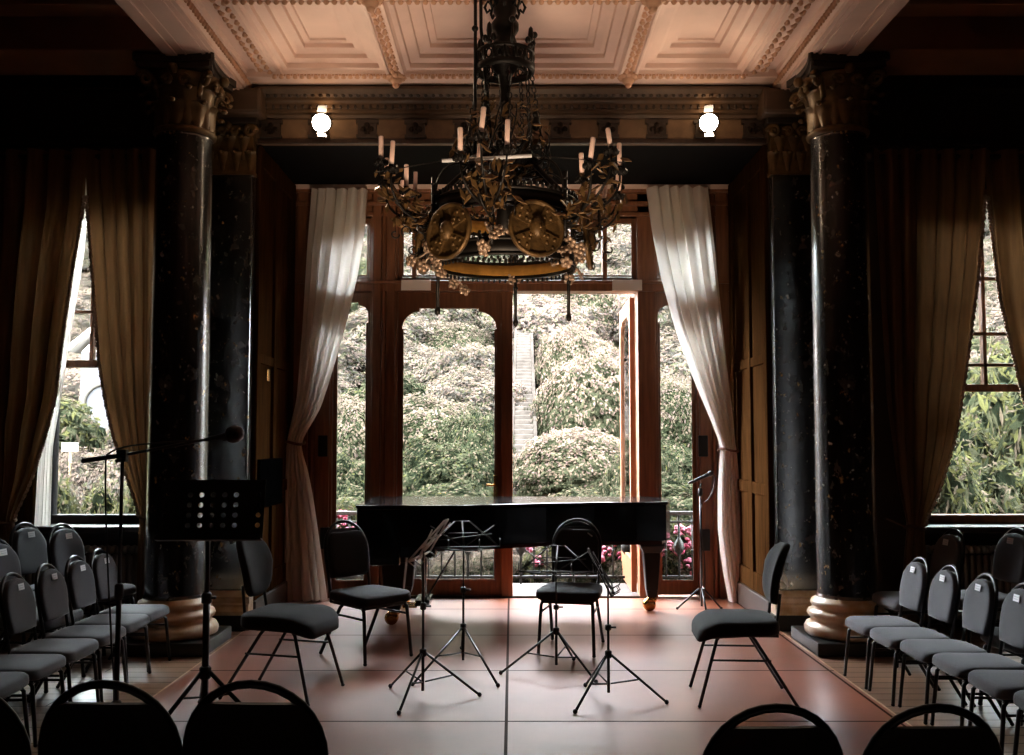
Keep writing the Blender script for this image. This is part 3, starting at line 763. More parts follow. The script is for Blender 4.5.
# side rows
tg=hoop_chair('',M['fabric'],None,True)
ordn=['first','second','third','fourth','fifth','sixth']
for i in range(6):
    o=tg if i==0 else copy_tree(tg)
    y=(6.40,6.05,5.68,5.30,4.91,4.53)[i]; x=-2.50
    lab=['charcoal chair with white number tag, at the column end of the left inner row','charcoal chair with white number tag, second from the column in the left inner row','charcoal chair with white number tag, third from the column in the left inner row','charcoal chair with white number tag, fourth from the column in the left inner row','charcoal chair, fifth from the column in the left inner row, mostly cut by the frame','charcoal chair, sixth from the column in the left inner row, only its seat corner showing'][i]
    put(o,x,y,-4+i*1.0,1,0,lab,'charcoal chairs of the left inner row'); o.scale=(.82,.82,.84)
for i in range(6):
    o=copy_tree(tg); y=(5.98,5.62,5.28,4.94,4.57,4.19)[i]; x=(2.29,2.31,2.35,2.38,2.39,2.41)[i]
    lab=['charcoal chair with white number tag, at the column end of the right inner row','charcoal chair with white number tag, second from the column in the right inner row','charcoal chair with white number tag, third from the column in the right inner row','charcoal chair with white number tag, fourth from the column in the right inner row','charcoal chair, fifth from the column in the right inner row, cut by the frame','charcoal chair, sixth from the column in the right inner row, only its seat corner showing'][i]
    put(o,x,y,183-i*1.0,1,0,lab,'charcoal chairs of the right inner row'); o.scale=(.82,.82,.84)
back=[(-3.30,7.02,-12,'pale-lit charcoal chair standing directly under the left aisle window'),
      (-3.35,6.55,-10,'charcoal chair by the left aisle window, cut by the frame edge behind the inner row'),
      (-2.93,5.95,-8,'charcoal chair in the second left row, nearest the frame edge'),
      (-2.98,6.92,-12,'charcoal chair tucked beside the left marble column, seat towards the column'),
      (2.72,6.55,183,'dark charcoal chair behind the end of the right inner row, below the brown drape'),
      (3.20,6.62,186,'pale-lit charcoal chair with number tag directly under the right aisle window'),
      (2.86,5.30,184,'charcoal chair in the second right row, at the frame edge')]
for x,y,a,l in back:
    o=copy_tree(tg); put(o,x,y,a,.97,0,l,'charcoal chairs by the aisle windows')
# ---------------------------------------------------------------- grand piano (keyboard end on the left, tail on the right)
def piano():
    t=thing('grand_piano','black grand piano with closed lid standing before the garden window','piano',(0,0,FLO))
    x0,x1=-1.22,1.36; yn,yf=7.62,8.72
    # outline in plan: keyboard end at x0, straight spine on the window side, bent side toward us
    pts=[(x0,yf),(x0,yn),(x0+.55,yn),(x0+.85,yn+.02),(x0+1.15,yn+.12),(x0+1.5,yn+.27),(x0+1.9,yn+.36),(x0+2.25,yn+.38),(x0+2.5,yn+.41),(x1-.05,yn+.52),(x1,yn+.70),(x1-.02,yf-.18),(x1-.14,yf-.03),(x1-.3,yf)]
    fn=lambda a,b,d:Vector((a,b,d))
    def off(p,k):
        cx=.0;cy=8.2
        return [(a+(k if a>cx else -k),b+(k if b>cy else -k)) for a,b in p]
    cut=[(max(a,x0+.30),b) for a,b in pts]
    m=MB().prism(cut,fn,.63,.93); m.build('rim',M['piano'],t,bevel=.008)
    m=MB().prism(off(cut,-.03),fn,.60,.632); m.build('soundboard',M['piano_in'],t)
    # key bed and arms
    k=MB(); k.bb(x0,x0+.34,yn,yf,.50,.66); k.bb(x0+.30,x0+.62,yn+.02,yf-.02,.54,.64); k.bb(x0+.60,x0+.95,yn+.1,yf-.02,.58,.64); k.bb(x0-.005,x0+.34,yn-.005,yn+.07,.48,.93); k.bb(x0+.02,x0+.34,yf-.07,yf,.66,.90); k.bb(x0+.22,x0+.34,yn,yf,.66,.93)
    k.bb(x0-.0,x0+.05,yn,yf,.66,.78)
    kb=k.build('key_bed',M['piano'],t,bevel=.012)
    w=MB(); n=52
    for i in range(n):
        a=yn+.09+(yf-yn-.18)*i/n; w.bb(x0+.06,x0+.21,a,a+(yf-yn-.18)/n-.0015,.70,.722)
    w.build('white_keys',M['ivory'],kb,kind='stuff')
    w=MB()
    for i in range(n):
        if i%7 in (0,1,3,4,5):
            a=yn+.09+(yf-yn-.18)*(i+.72)/n; w.bb(x0+.11,x0+.21,a,a+.011,.722,.736)
    w.build('black_keys',M['piano'],kb,kind='stuff')
    f=MB().bb(x0-.02,x0+.22,yn+.07,yf-.07,.80,.83); f.build('fallboard',M['piano'],kb,bevel=.01)
    lp=off([(max(a,x0+.0),b) for a,b in pts],.012)
    ld=MB().prism(lp,fn,.93,.955); ld=ld.build('lid',M['piano'],t,bevel=.006)
    hg=MB()
    for x in (-.7,.1,.8): hg.tube([(x-.06,yf+.012,.93),(x+.06,yf+.012,.93)],.012,8)
    hg.build('hinge',M['brass'],ld)
    # legs with castors
    for lx,ly,nm in ((x0+.28,yn+.14,'n'),(x0+.28,yf-.14,'f'),(x1-.16,8.36,'t')):
        g=MB(); kk=1.0 if nm=='t' else 1.35
        for z0,z1,s0,s1 in ((.12,.18,.038*kk,.05*kk),(.18,.50,.05*kk,.072*kk),(.50,.56,.072*kk,.105),(.56,.63,.105,.105)):
            g.add([(lx+a*s,ly+b*s,z) for z,s in ((z0,s0),(z1,s1)) for a,b in ((-1,-1),(1,-1),(1,1),(-1,1))],[(0,1,5,4),(1,2,6,5),(2,3,7,6),(3,0,4,7),(3,2,1,0),(4,5,6,7)])
        lg=g.build('leg',M['black_plastic'],t,bevel=.006)
        c=MB(); c.lathe([(.03,.075),(.045,.085),(.045,.11),(.03,.125)],16,(lx,ly,0))
        for dy in (-.022,.022):
            c.lathe([(.012,-.012),(.05,-.012),(.055,0),(.05,.012),(.012,.012)],18,(lx-.02,ly+dy,.055),rotm(PI/2,'X'))
        c.tube([(lx-.02,ly-.04,.055),(lx-.02,ly+.04,.055)],.01,8)
        c.build('castor',M['brass'],lg)
    # pedal lyre
    l=MB(); lx=x0+.48; ly=8.17
    for s in (-1,1):
        l.tube(bez((lx,ly+s*.06,.60),(lx,ly+s*.17,.48),(lx,ly+s*.03,.3),(lx,ly+s*.08,.14),8),.016,8)
        l.tube([(lx,ly+s*.02,.60),(lx,ly+s*.02,.14)],.006,6)
    l.bb(lx-.06,lx+.06,ly-.16,ly+.16,.10,.15); l.bb(lx-.05,lx+.05,ly-.14,ly+.14,.57,.60)
    l.tube([(lx+.02,ly-.08,.14),(lx+.30,ly-.06,.6)],.008,6); l.tube([(lx+.02,ly+.08,.14),(lx+.30,ly+.06,.6)],.008,6)
    lo=l.build('pedal_lyre',M['piano'],t,bevel=.005)
    for dy in (-.09,0,.09): MB().bb(lx-.17,lx-.05,ly+dy-.018,ly+dy+.018,.075,.09).build('pedal',M['brass'],lo,bevel=.005)
piano()
# ---------------------------------------------------------------- folding music stands
def folding_stand(label,x,y,rz,h,desk_rot,tilt,mt_desk,legs,legr=.37,hub=.26):
    t=thing('music_stand',label,'music stand',(x,y,FLO),rz)
    p=MB(); p.tube([(0,0,.05),(0,0,hub+.03)],.009,8); p.tube([(0,0,hub),(0,0,h*.62)],.0075,8); p.tube([(0,0,h*.6),(0,0,h)],.0055,8)
    p.build('pole',M['black_metal'],t)
    c=MB(); c.lathe([(.012,h*.60),(.018,h*.605),(.018,h*.645),(.012,h*.65)],10); c.tube([(0,0,h*.625),(.045,0,h*.625)],.006,6)
    c.build('clamp',M['black_plastic'],t)
    MB().lathe([(.012,hub-.02),(.02,hub-.015),(.02,hub+.02),(.012,hub+.025)],10).build('collar',M['black_plastic'],t)
    for a in legs:
        a=R(a); d=Vector((math.cos(a),math.sin(a),0))
        l=MB(); l.tube([d*.015+Vector((0,0,hub)),d*legr+Vector((0,0,.012))],.0075,6); l.ball(d*legr+Vector((0,0,.014)),.014,8)
        l.tube([Vector((0,0,.10))+d*.012,d*legr*.52+Vector((0,0,hub*.5))],.005,6); l.build('leg',M['black_metal'],t)
    k=MB(); Rm=rotm(desk_rot)@rotm(tilt,'X')
    def q(a,b,c=0): return Rm@Vector((a,c,b-.07))+Vector((0,0,h))
    w=.235; hh=.29
    for s in (-1,1):
        k.tube([q(0,.0),q(s*w,.03)],.0045,5); k.tube([q(s*w,.03),q(s*.05,hh)],.0055,5); k.tube([q(0,.03),q(s*w*.9,hh*.85)],.0045,5)
        k.tube([q(s*w,.03),q(s*w,.03,-.05),q(s*w,.06,-.05)],.004,5)
        k.tube([q(s*.10,.02),q(s*.10,.02,-.05),q(s*.10,.05,-.05)],.004,5)
    k.tube([q(-w,.03),q(w,.03)],.006,5); k.tube([q(-.05,hh),q(.05,hh)],.0045,5); k.tube([q(0,0),q(0,hh)],.006,5)
    k.tube([q(-.19,.10),q(.19,.16)],.004,5); k.tube([q(-.10,.17),q(.10,.17)],.004,5)
    k.build('desk',mt_desk,t)
    return t
def legs_for(px,py,feet):
    return [math.degrees(math.atan2(b-py,a-px)) for a,b in feet]
def stand_on(label,feet,h,desk_rot,tilt,mt):
    """three feet on the floor give the middle, the spread and the directions of the legs"""
    f=[fl(u,v,FLO) for u,v in feet]; c=(f[0]+f[1]+f[2])/3
    an=[math.degrees(math.atan2((q-c).y,(q-c).x)) for q in f]; rr=sum((q-c).length for q in f)/3
    folding_stand(label,c.x,c.y,0,h,desk_rot,tilt,mt,an,rr)
stand_on('folding music stand with bright nickel desk turned edge-on, nearest the keyboard-side chair',((389.5,688),(399.4,715),(479,697)),.84,R(80),R(37),M['steel'])
stand_on('folding music stand with black wire desk, second from the left before the piano',((497,687),(433,679),(461,643)),.80,R(6),R(-55),M['black_metal'])
stand_on('low folding music stand with open black wire desk, just left of the middle chair',((500,675),(596,684),(573.5,661)),.66,R(-6),R(-58),M['black_metal'])
stand_on('folding music stand with folded desk, before the right leg of the middle chair',((575.5,714),(666,704.5),(585,687)),.66,R(84),R(-30),M['black_metal'])
# ---------------------------------------------------------------- black orchestra stand with perforated desk
def orchestra_stand():
    x,y=-1.64,5.22
    t=thing('music_stand','heavy black music stand with perforated solid desk, left foreground','music stand',(x,y,FLO))
    MB().tube([(0,0,.10),(0,0,.62)],.019,10).tube([(0,0,.6),(0,0,1.0)],.013,10).build('pole',M['black_metal'],t)
    c=MB().lathe([(.02,.60),(.028,.605),(.028,.65),(.02,.66)],12); c.tube([(0,0,.63),(.05,0,.63)],.008,6); c.build('clamp',M['black_plastic'],t)
    MB().lathe([(.022,.20),(.032,.21),(.032,.26),(.022,.27)],12).build('collar',M['black_plastic'],t)
    for a in (232,352,112):
        a=R(a); d=Vector((math.cos(a),math.sin(a),0))
        l=MB().tube([d*.025+Vector((0,0,.24)),d*.27+Vector((0,0,.012))],.012,8); l.ball(d*.27+Vector((0,0,.014)),.018,8); l.tube([Vector((0,0,.11))+d*.02,d*.15+Vector((0,0,.13))],.006,6)
        l.build('leg',M['black_metal'],t)
    # desk: plate with rows of round holes
    m=MB(); nx,nz=9,6; W,H=.55,.33; cw,ch=W/nx,H/nz
    Rm=rotm(R(4))@rotm(R(-14),'X')
    for i in range(nx):
        for j in range(nz):
            cx=-W/2+cw*(i+.5); cz=-H/2+ch*(j+.5)
            sq=[(-cw/2,-ch/2),(0,-ch/2),(cw/2,-ch/2),(cw/2,0),(cw/2,ch/2),(0,ch/2),(-cw/2,ch/2),(-cw/2,0)]
            if 1<=j<=4 and i%1==0 and (i in (0,2,3,4,5,6,8)):
                hp=[(.014*math.cos(R(225+45*k)),.014*math.sin(R(225+45*k))) for k in range(8)]
                vs=[Vector((cx+a,0,cz+b)) for a,b in sq]+[Vector((cx+a,0,cz+b)) for a,b in hp]
                m.add([Rm@v for v in vs],[(k,(k+1)%8,8+(k+1)%8,8+k) for k in range(8)])
            else: m.add([Rm@Vector((cx+a,0,cz+b)) for a,b in sq],[tuple(range(8))])
    d=m.build('desk',M['black_plastic'],t,(.03,-.03,1.10),solid=.003)
    s=MB(); s.prism([(-.275,0),(.275,0),(.275,.008),(-.275,.008)],lambda a,b,c:Rm@Vector((a,-c,-.165+b)),0,.055); s.prism([(-.275,0),(.275,0),(.275,.022),(-.275,.022)],lambda a,b,c:Rm@Vector((a,-c,-.165+b)),.05,.055)
    s.build('ledge',M['black_plastic'],d)
    MB().tube([(0,0,.98),(.0,0,1.03),(.02,-.01,1.08)],.016,8).build('tilt_head',M['black_plastic'],t)
orchestra_stand()
# ---------------------------------------------------------------- microphone stands
def mic_stand():
    x,y=-1.885,4.66
    t=thing('microphone_stand','tall black boom microphone stand at the left, its boom crossing the window','microphone stand',(x,y,0))
    MB().tube([(0,0,.06),(0,0,.75)],.013,10).tube([(0,0,.72),(0,0,1.39)],.009,10).build('pole',M['black_metal'],t)
    MB().lathe([(.013,.72),(.021,.73),(.021,.79),(.013,.80)],12).build('grip',M['black_plastic'],t); MB().lathe([(.014,.17),(.024,.18),(.024,.24),(.014,.25)],12).build('collar',M['black_plastic'],t)
    c=MB(); c.box((0,0,1.41),(.045,.04,.06)); c.tube([(0,0,1.40),(-.01,-.05,1.385)],.01,8)
    c.build('clamp',M['black_plastic'],t,bevel=.004)
    for a in (-70,50,170):
        a=R(a); d=Vector((math.cos(a),math.sin(a),0)); l=MB().tube([d*.02+Vector((0,0,.22)),d*.24+Vector((0,0,.012))],.009,8); l.ball(d*.24+Vector((0,0,.014)),.015,8); l.build('leg',M['black_metal'],t)
    a=at(82,461,y)-Vector((x,y,0)); b=at(214,438,y+.12)-Vector((x,y,0)); q=at(150,450,y+.05)-Vector((x,y,0))
    bm=MB().tube([a,a+(Vector((0,0,1.412))-a)*.9],.012,8).tube([a+(Vector((0,0,1.412))-a)*.85,Vector((0,0,1.412)),q,b],.0075,8); bo=bm.build('boom',M['black_metal'],t)
    d=(b-q).normalized(); mm=MB()
    ax=d.to_track_quat('Z','Y').to_matrix()
    mm.lathe([(.008,-.05),(.012,-.02),(.014,.03),(.017,.055),(.018,.06)],14,b,ax); mm.lathe([(.018,.055),(.036,.066),(.044,.09),(.042,.115),(.028,.14),(0,.148)],16,b,ax,mi=1)
    mm.build('microphone',[M['black_metal'],M['mic_grey']],t)
    cb=MB(); p0=at(106,456,y-.01)-Vector((x,y,0)); pts=bez(p0,p0+Vector((.01,-.03,-.25)),p0+Vector((.03,-.02,-.5)),p0+Vector((.045,0.02,-.95)),16)
    pts=pts+bez(pts[-1],pts[-1]+Vector((.02,0,-.12)),Vector((.0,-.05,.25)),Vector((.02,-.03,.05)),8)[1:]
    cb.tube(bez(b-d*.05,q+Vector((0,-.02,.03)),Vector((-.02,-.02,1.47)),p0,12)[:-1]+pts,.0045,6); cb.build('cable',M['black_plastic'],t)
mic_stand()
def mic_stand_small():
    x,y=1.62,8.30
    t=thing('microphone_stand','slim microphone stand with angled microphone in front of the right window post','microphone stand',(x,y,FLO))
    h=at(699,490,y).z
    MB().tube([(0,0,.05),(0,0,h)],.010,8).build('pole',M['black_metal'],t)
    for a in (-90,30,150):
        a=R(a); d=Vector((math.cos(a),math.sin(a),0)); l=MB().tube([d*.02+Vector((0,0,.2)),d*.22+Vector((0,0,.012))],.008,8); l.ball(d*.22+Vector((0,0,.014)),.013,8); l.build('leg',M['black_metal'],t)
    MB().lathe([(.012,h-.06),(.02,h-.05),(.02,h+.0),(.012,h+.01)],10).tube([(0,0,h),(-.0,-.04,h+.05)],.008,6).build('clamp',M['black_plastic'],t)
    a=Vector((-.11,-.05,h+.05)); b=Vector((.07,-.04,h+.13)); d=(b-a).normalized(); ax=d.to_track_quat('Z','Y').to_matrix()
    m=MB().lathe([(.010,.0),(.013,.02),(.015,.14),(.018,.19)],12,a,ax); m.lathe([(.018,.19),(.024,.2),(.022,.225),(0,.24)],12,a,ax); m.build('microphone',M['mic_grey'],t)
    MB().tube(bez(b+d*.02,b+Vector((.09,0,0)),Vector((.10,-.02,h-.1)),Vector((.012,-.015,h-.12)),10)+bez((.012,-.015,h-.12),(-.04,-.02,h-.3),(.06,-.02,h-.5),(.015,-.015,.1),12)[1:],.005,6).build('cable',M['black_plastic'],t)
mic_stand_small()
# ---------------------------------------------------------------- spot lamps on the frieze
def spot(u,label,sx):
    p=at(u,124,7.45); t=thing('spot_lamp',label,'lamp',(p.x,7.61,p.z))
    ax=Vector((-.25*sx,-1,-.12)).normalized().to_track_quat('Z','Y').to_matrix()
    MB().lathe([(.03,-.10),(.055,-.08),(.07,-.02),(.078,.05),(.08,.06),(.074,.06),(.07,.045)],20,(0,-.16,0),ax).build('housing',M['black_metal'],t)
    MB().lathe([(.069,.03),(.069,.05),(.05,.062),(.025,.068),(0,.07)],20,(0,-.16,0),ax).build('bulb',M['lamp_glow'],t)
    MB().tube([(0,0,.02),(0,-.08,.03),(0,-.16,.08)],.01,6).tube([(-.085,-.16,0),(-.07,-.16,.08),(.07,-.16,.08),(.085,-.16,0)],.006,6).build('bracket',M['black_metal'],t)
    for s in (-1,1): MB().prism([(-.035,.0),(.035,.0),(.04,.075),(-.03,.07)],lambda a,c,d:ax@Vector((a,s*(.08+c*.55),.06+c*.8+d))+Vector((0,-.16,0)),0,.003).build('barn_door',M['black_metal'],t)
    l=bpy.data.lights.new('spot_lamp_light','SPOT'); l.energy=14; l.color=(1,.78,.55); l.spot_size=R(70); l.spot_blend=.6; l.shadow_soft_size=.05
    lo=bpy.data.objects.new('spot_lamp_light',l); COL.objects.link(lo); lo.parent=t
    l2=bpy.data.lights.new('spot_lamp_bulb','POINT'); l2.energy=.25; l2.color=(1,.6,.3); l2.shadow_soft_size=.03  # added point light for the warm halo on the frieze
    lo2=bpy.data.objects.new('spot_lamp_bulb',l2); COL.objects.link(lo2); lo2.parent=t; lo2.location=(0,-.10,.14)
    lo.location=(ax@Vector((0,0,.14)))+Vector((0,-.16,0)); lo.rotation_euler=(-ax.col[2]).to_track_quat('Z','Y').to_euler()
spot(321,'glowing spot lamp with barn doors on the left part of the frieze',-1)
spot(709,'glowing spot lamp with barn doors on the right part of the frieze',1)
# small fittings
p=at(262,375,8.0)
tag(MB().bb(-2.05,-2.035,7.98,8.06,p.z-.05,p.z+.05).build('wall_switch',M['brass'],bevel=.004),'small brass switch plate on the oak reveal left of the garden window','switch')
tag(MB().bb(-2.05,-2.02,7.74,8.50,.92,1.32).build('wall_box',M['box'],bevel=.008),'flat dark box on the oak reveal behind the left sheer curtain','box')
# ---------------------------------------------------------------- chandelier
def chandelier():
    cx,cy=-.045,6.0
    t=thing('chandelier','great dark iron and bronze chandelier with pale candles hanging before the garden window','chandelier',(cx,cy,0))
    rn=random.Random(5)
    P=lambda r,a,z: Vector((r*math.cos(a),r*math.sin(a),z))
    m=MB(); m.lathe([(.02,4.5),(.10,4.49),(.11,4.46),(.05,4.42),(.07,4.36),(.075,4.22),(.06,4.18),(.088,4.14),(.088,4.10),(.065,4.06),(.082,4.0),(.095,3.93),(.085,3.86),(.045,3.80),(.03,3.70),(.035,3.6),(.02,3.5),(.02,3.3)],20)
    for k in range(8):
        a=k*PI/4; m.tube([P(.07,a,4.25),P(.11,a,4.29),P(.13,a,4.25),P(.115,a,4.215),P(.095,a,4.235)],.010,6)
    m.build('stem',M['iron'],t)
    # crown
    c=MB()
    def ring(mb,r,z0,z1,th=.012,n=48): mb.lathe([(r-th,z0),(r,z0),(r+.006,(z0+z1)/2),(r,z1),(r-th,z1),(r-th,z0)],n)
    ring(c,.185,3.815,3.862); ring(c,.185,3.925,3.95)
    for k in range(16):
        a=k*PI/8; c.tube([P(.18,a,3.855),P(.18,a,3.93)],.010,6)
        pts=[P(.18,a+PI/16+.11*math.cos(q),3.893+.028*math.sin(q)) for q in [i*PI/5 for i in range(10)]]; c.tube(pts,.006,5,closed=True)
    for k in range(4): c.tube([P(.06,k*PI/2+.4,3.88),P(.18,k*PI/2+.4,3.84)],.010,6)
    co_=c.build('crown',M['iron'],t)
    for k in range(8):
        a=k*PI/4+.25; s=MB()
        if k%2==0:
            s.tube([P(.185,a,3.94),P(.195,a,4.07)],[.011,.005],6); s.ball(P(.196,a,4.09),.022,10)
        else:
            s.ball(P(.19,a,4.03),.026,6,(.7,.7,2.2)); 
            for d in (-.16,.16): s.ball(P(.19,a+d,3.985),.02,6,(1,1,1.3))
            s.ball(P(.188,a,3.96),.02,6)
        s.build('crown_spike',M['iron'],co_)
    # suspension chains and rods
    for k in range(8):
        a=k*PI/4+.15; ch=MB(); n=15
        r0,z0,r1,z1=.172,3.82,(.20 if k%2 else .26),3.24
        for i in range(n):
            f0=i/n; f1=(i+1.25)/n; A=P(r0+(r1-r0)*f0,a,z0+(z1-z0)*f0); B=P(r0+(r1-r0)*f1,a,z0+(z1-z0)*f1)
            s=Vector((-math.sin(a),math.cos(a),0)) if i%2 else Vector((math.cos(a),math.sin(a),0))
            mid=(A+B)/2; ch.tube([A,mid+s*.012-(B-A)*.2,mid+s*.012+(B-A)*.2,B,mid-s*.012+(B-A)*.2,mid-s*.012-(B-A)*.2],.0045,5,closed=True)
        if k in (0,2,5): ch.ball(P(.20,a,3.5),.03,8,(1,1,1.6)); ch.ball(P(.195,a,3.56),.02,8)
        ch.build('chain',M['iron'],t)
    for x,y,x2,y2 in ((-.19,-.05,-.19,-.05),(-.155,-.05,-.07,-.05)):
        MB().tube([(x,y,4.5),(x+.003,y,4.1),(x2,y2,3.15)],.011,8).build('hanging_rod',M['iron'],t)
    # hub and struts
    h=MB(); h.lathe([(.02,3.32),(.05,3.30),(.06,3.26),(.045,3.22),(.07,3.16),(.11,3.12),(.12,3.05),(.08,2.98),(.05,2.92),(.06,2.84),(.03,2.78),(0,2.74)],20)
    h.lathe([(.22,3.20),(.24,3.22),(.24,3.25),(.22,3.24),(.22,3.20)],32)
    for k in range(6):
        a=R(-69+60*k)+.5; h.tube([P(.10,a,3.14),P(.24,a,3.235)],.012,6)
        for q in range(4): h.ball(P(.16+.03*q,a+.15*math.sin(q*2.2),3.17+.04*q),.028,6,(1,1,.7))
    hl=MB()
    for q in range(170):
        a=rn.uniform(0,6.28); z=rn.uniform(3.08,3.62); r=rn.uniform(.05,.36)*(1-.9*max(0,z-3.3))
        c=P(r,a,z); e1=Vector((rn.gauss(0,1),rn.gauss(0,1),rn.gauss(0,1))).normalized(); e2=e1.orthogonal().normalized(); e3=e1.cross(e2)*.003
        L=rn.uniform(.022,.05); w=L*.42; qd=[c-e1*L,c-e1*L*.2+e2*w,c+e1*L,c-e1*L*.2-e2*w]
        hl.add([p-e3 for p in qd]+[p+e3 for p in qd],[(3,2,1,0),(4,5,6,7),(0,1,5,4),(1,2,6,5),(2,3,7,6),(3,0,4,7)])
    for q in range(9):
        a=q*.698; h.tube(bez(P(.10,a,3.15),P(.3,a,3.1),P(.36,a+.3,3.35),P(.26,a+.5,3.42),8),.006,5); h.tube(bez(P(.05,a,3.3),P(.2,a,3.3),P(.22,a+.3,3.55),P(.10,a+.5,3.6),8),.005,5)
    hl.build('foliage',M['leafgold'],h.build('hub',M['iron'],t))
    for k in range(6):
        a=R(-69+60*k)+R(30); s=MB(); s.tube([P(.20,a,3.22),P(.46,a,2.96)],.017,6); s.tube(bez(P(.22,a,3.18),P(.32,a,3.24),P(.44,a,3.18),P(.46,a,3.0),8),.008,5); s.build('strut',M['iron'],t)
    # main pierced band
    b=MB(); ring(b,.46,2.855,2.875,.014,64); ring(b,.46,2.955,2.975,.014,64); b.lathe([(.448,2.86),(.455,2.86),(.455,2.96),(.448,2.96),(.448,2.86)],64)
    ring(b,.44,2.565,2.585,.014,64); ring(b,.44,2.655,2.675,.014,64); b.lathe([(.428,2.57),(.435,2.57),(.435,2.67),(.428,2.67),(.428,2.57)],64); MB().lathe([(.424,2.585),(.427,2.585),(.427,2.655),(.424,2.655),(.424,2.585)],64).lathe([(.444,2.875),(.447,2.875),(.447,2.955),(.444,2.955),(.444,2.875)],64).build('band_lining',M['gold'],t)  # thin inner faces coloured as if lit, over the dark iron bands
    for k in range(72):
        a=k*2*PI/72; b.ball(P(.455,a,2.99),.016,5,(.8,.8,1.3)); b.ball(P(.435,a,2.69),.015,5,(.8,.8,1.3)); b.ball(P(.435,a,2.55),.012,5,(.8,.8,1.2))
    b.build('band',M['iron'],t)
    # six medallions with a cross of leaves around a raised mask
    for k in (0,1,4,5):
        a=R(-69+60*k); d=Vector((math.cos(a),math.sin(a),0)); s=Vector((-d.y,d.x,0)); c0=P(.52,a,2.71); up=Vector((0,0,1)); tl=(up*.98+d*(-.10)).normalized()
        A=Matrix((s,tl,s.cross(tl))).transposed()
        if A.col[2].dot(d)<0: A=Matrix((-s,tl,(-s).cross(tl))).transposed()
        g=MB()
        g.lathe([(.15,-.012),(.17,-.012),(.176,0),(.17,.016),(.155,.018),(.148,.0)],36,c0,A); g.lathe([(0,-.012),(.152,-.012),(.152,-.004),(0,-.004)],36,c0,A,mi=1)
        for q in range(4):
            e=PI/4+q*PI/2
            pts=[(.015,e-.5),(.15,e-.40),(.158,e),(.15,e+.40),(.015,e+.5)]
            g.prism([(r*math.cos(x),r*math.sin(x)) for r,x in pts],lambda p,r,z:A@Vector((p,r,z))+c0,-.004,.016)
            for w in range(5):
                rr=.06+.022*w; xx=e+.22*math.sin(w*2.5); g.ball(A@Vector((rr*math.cos(xx),rr*math.sin(xx),.013))+c0,.013,6,(1,1,1))
        mo=g.build('medallion',[M['bronze'],M['box']],t)
        f=MB(); f.ball(A@Vector((0,0,.02))+c0,.058,14,(.82,1.15,.7),rot=A); f.ball(A@Vector((0,-.006,.058))+c0,.013,8,(.8,1.4,1),rot=A)
        for e in (-1,1): f.ball(A@Vector((e*.018,.014,.05))+c0,.009,6,(1.2,.7,.8),rot=A)
        f.ball(A@Vector((0,-.03,.05))+c0,.012,6,(1.4,.5,.8),rot=A); f.build('mask',M['bronze'],mo)
    # six branch stations
    for k in range(6):
        a=R(-39+60*k); d=P(1,a,0); s=Vector((-d.y,d.x,0)); Z=Vector((0,0,1))
        br=MB(); base=P(.47,a,2.86)
        br.tube([P(.47,a,2.62),P(.47,a,3.10)],.014,8)
        for i in range(7): br.lathe([(.014,0),(.02,.008),(.014,.016)],8,P(.47,a,2.66+i*.065))
        tips=[]
        for j,(so,ro,zo) in enumerate(((0,.80,3.17),(-.13,.74,3.07),(.14,.77,3.09),(-.05,.63,3.02))):
            tip=d*ro+s*so+Z*zo; tips.append(tip)
            br.tube(bez(base-Z*.06*j*.5,base+d*.12-Z*.06,tip-Z*.22+d*.03,tip-Z*.02,10),[.011-.0005*i for i in range(11)],6)
            br.lathe([(.010,-.03),(.02,-.02),(.036,-.006),(.038,0),(.015,.002),(.015,.016),(.017,.018)],12,tip)
            for q in range(8):
                e=q*PI/4; br.ball(tip+Vector((.036*math.cos(e),.036*math.sin(e),-.014)),.012,5,(1,1,1.4))
        # leaves and curling tendrils
        lf=MB()
        for i in range(84):
            j=rn.randrange(4); f=rn.random(); c=base.lerp(tips[j],f)+d*(.05*math.sin(f*PI))-Z*(.10*math.sin(f*PI))+Vector((rn.gauss(0,.045),rn.gauss(0,.045),rn.gauss(0,.04)))
            e1=Vector((rn.gauss(0,1),rn.gauss(0,1),rn.gauss(0,1))).normalized(); e2=e1.orthogonal().normalized(); e3=e1.cross(e2)*.003
            L=rn.uniform(.025,.05); w=L*.42
            q=[c-e1*L,c-e1*L*.2+e2*w,c+e1*L,c-e1*L*.2-e2*w]
            lf.add([p-e3 for p in q]+[p+e3 for p in q],[(3,2,1,0),(4,5,6,7),(0,1,5,4),(1,2,6,5),(2,3,7,6),(3,0,4,7)])
        for i in range(5):
            c=base+d*rn.uniform(.05,.25)+s*rn.uniform(-.15,.15)-Z*rn.uniform(.0,.25); rr=rn.uniform(.03,.06); ph=rn.uniform(0,6)
            br.tube([c+d*(rr*math.cos(ph+q*.5)*(1-q*.06))+s*.2*rr*q*.1+Z*(rr*math.sin(ph+q*.5)*(1-q*.06)) for q in range(11)],.005,5)
        lf.build('foliage',M['leafgold'],br.build('branch',M['iron'],t))
        for tip in tips:
            tl=Vector((rn.gauss(0,.07),rn.gauss(0,.05),1)).normalized().to_track_quat('Z','Y').to_matrix(); hh=rn.uniform(.125,.165)
            MB().lathe([(.0145,.0),(.0145,hh-.006),(.012,hh),(.003,hh+.001)],12,tip,tl).build('candle',M['candle'],t)
        # drooping bunch of gilt flowers
        fl=MB()
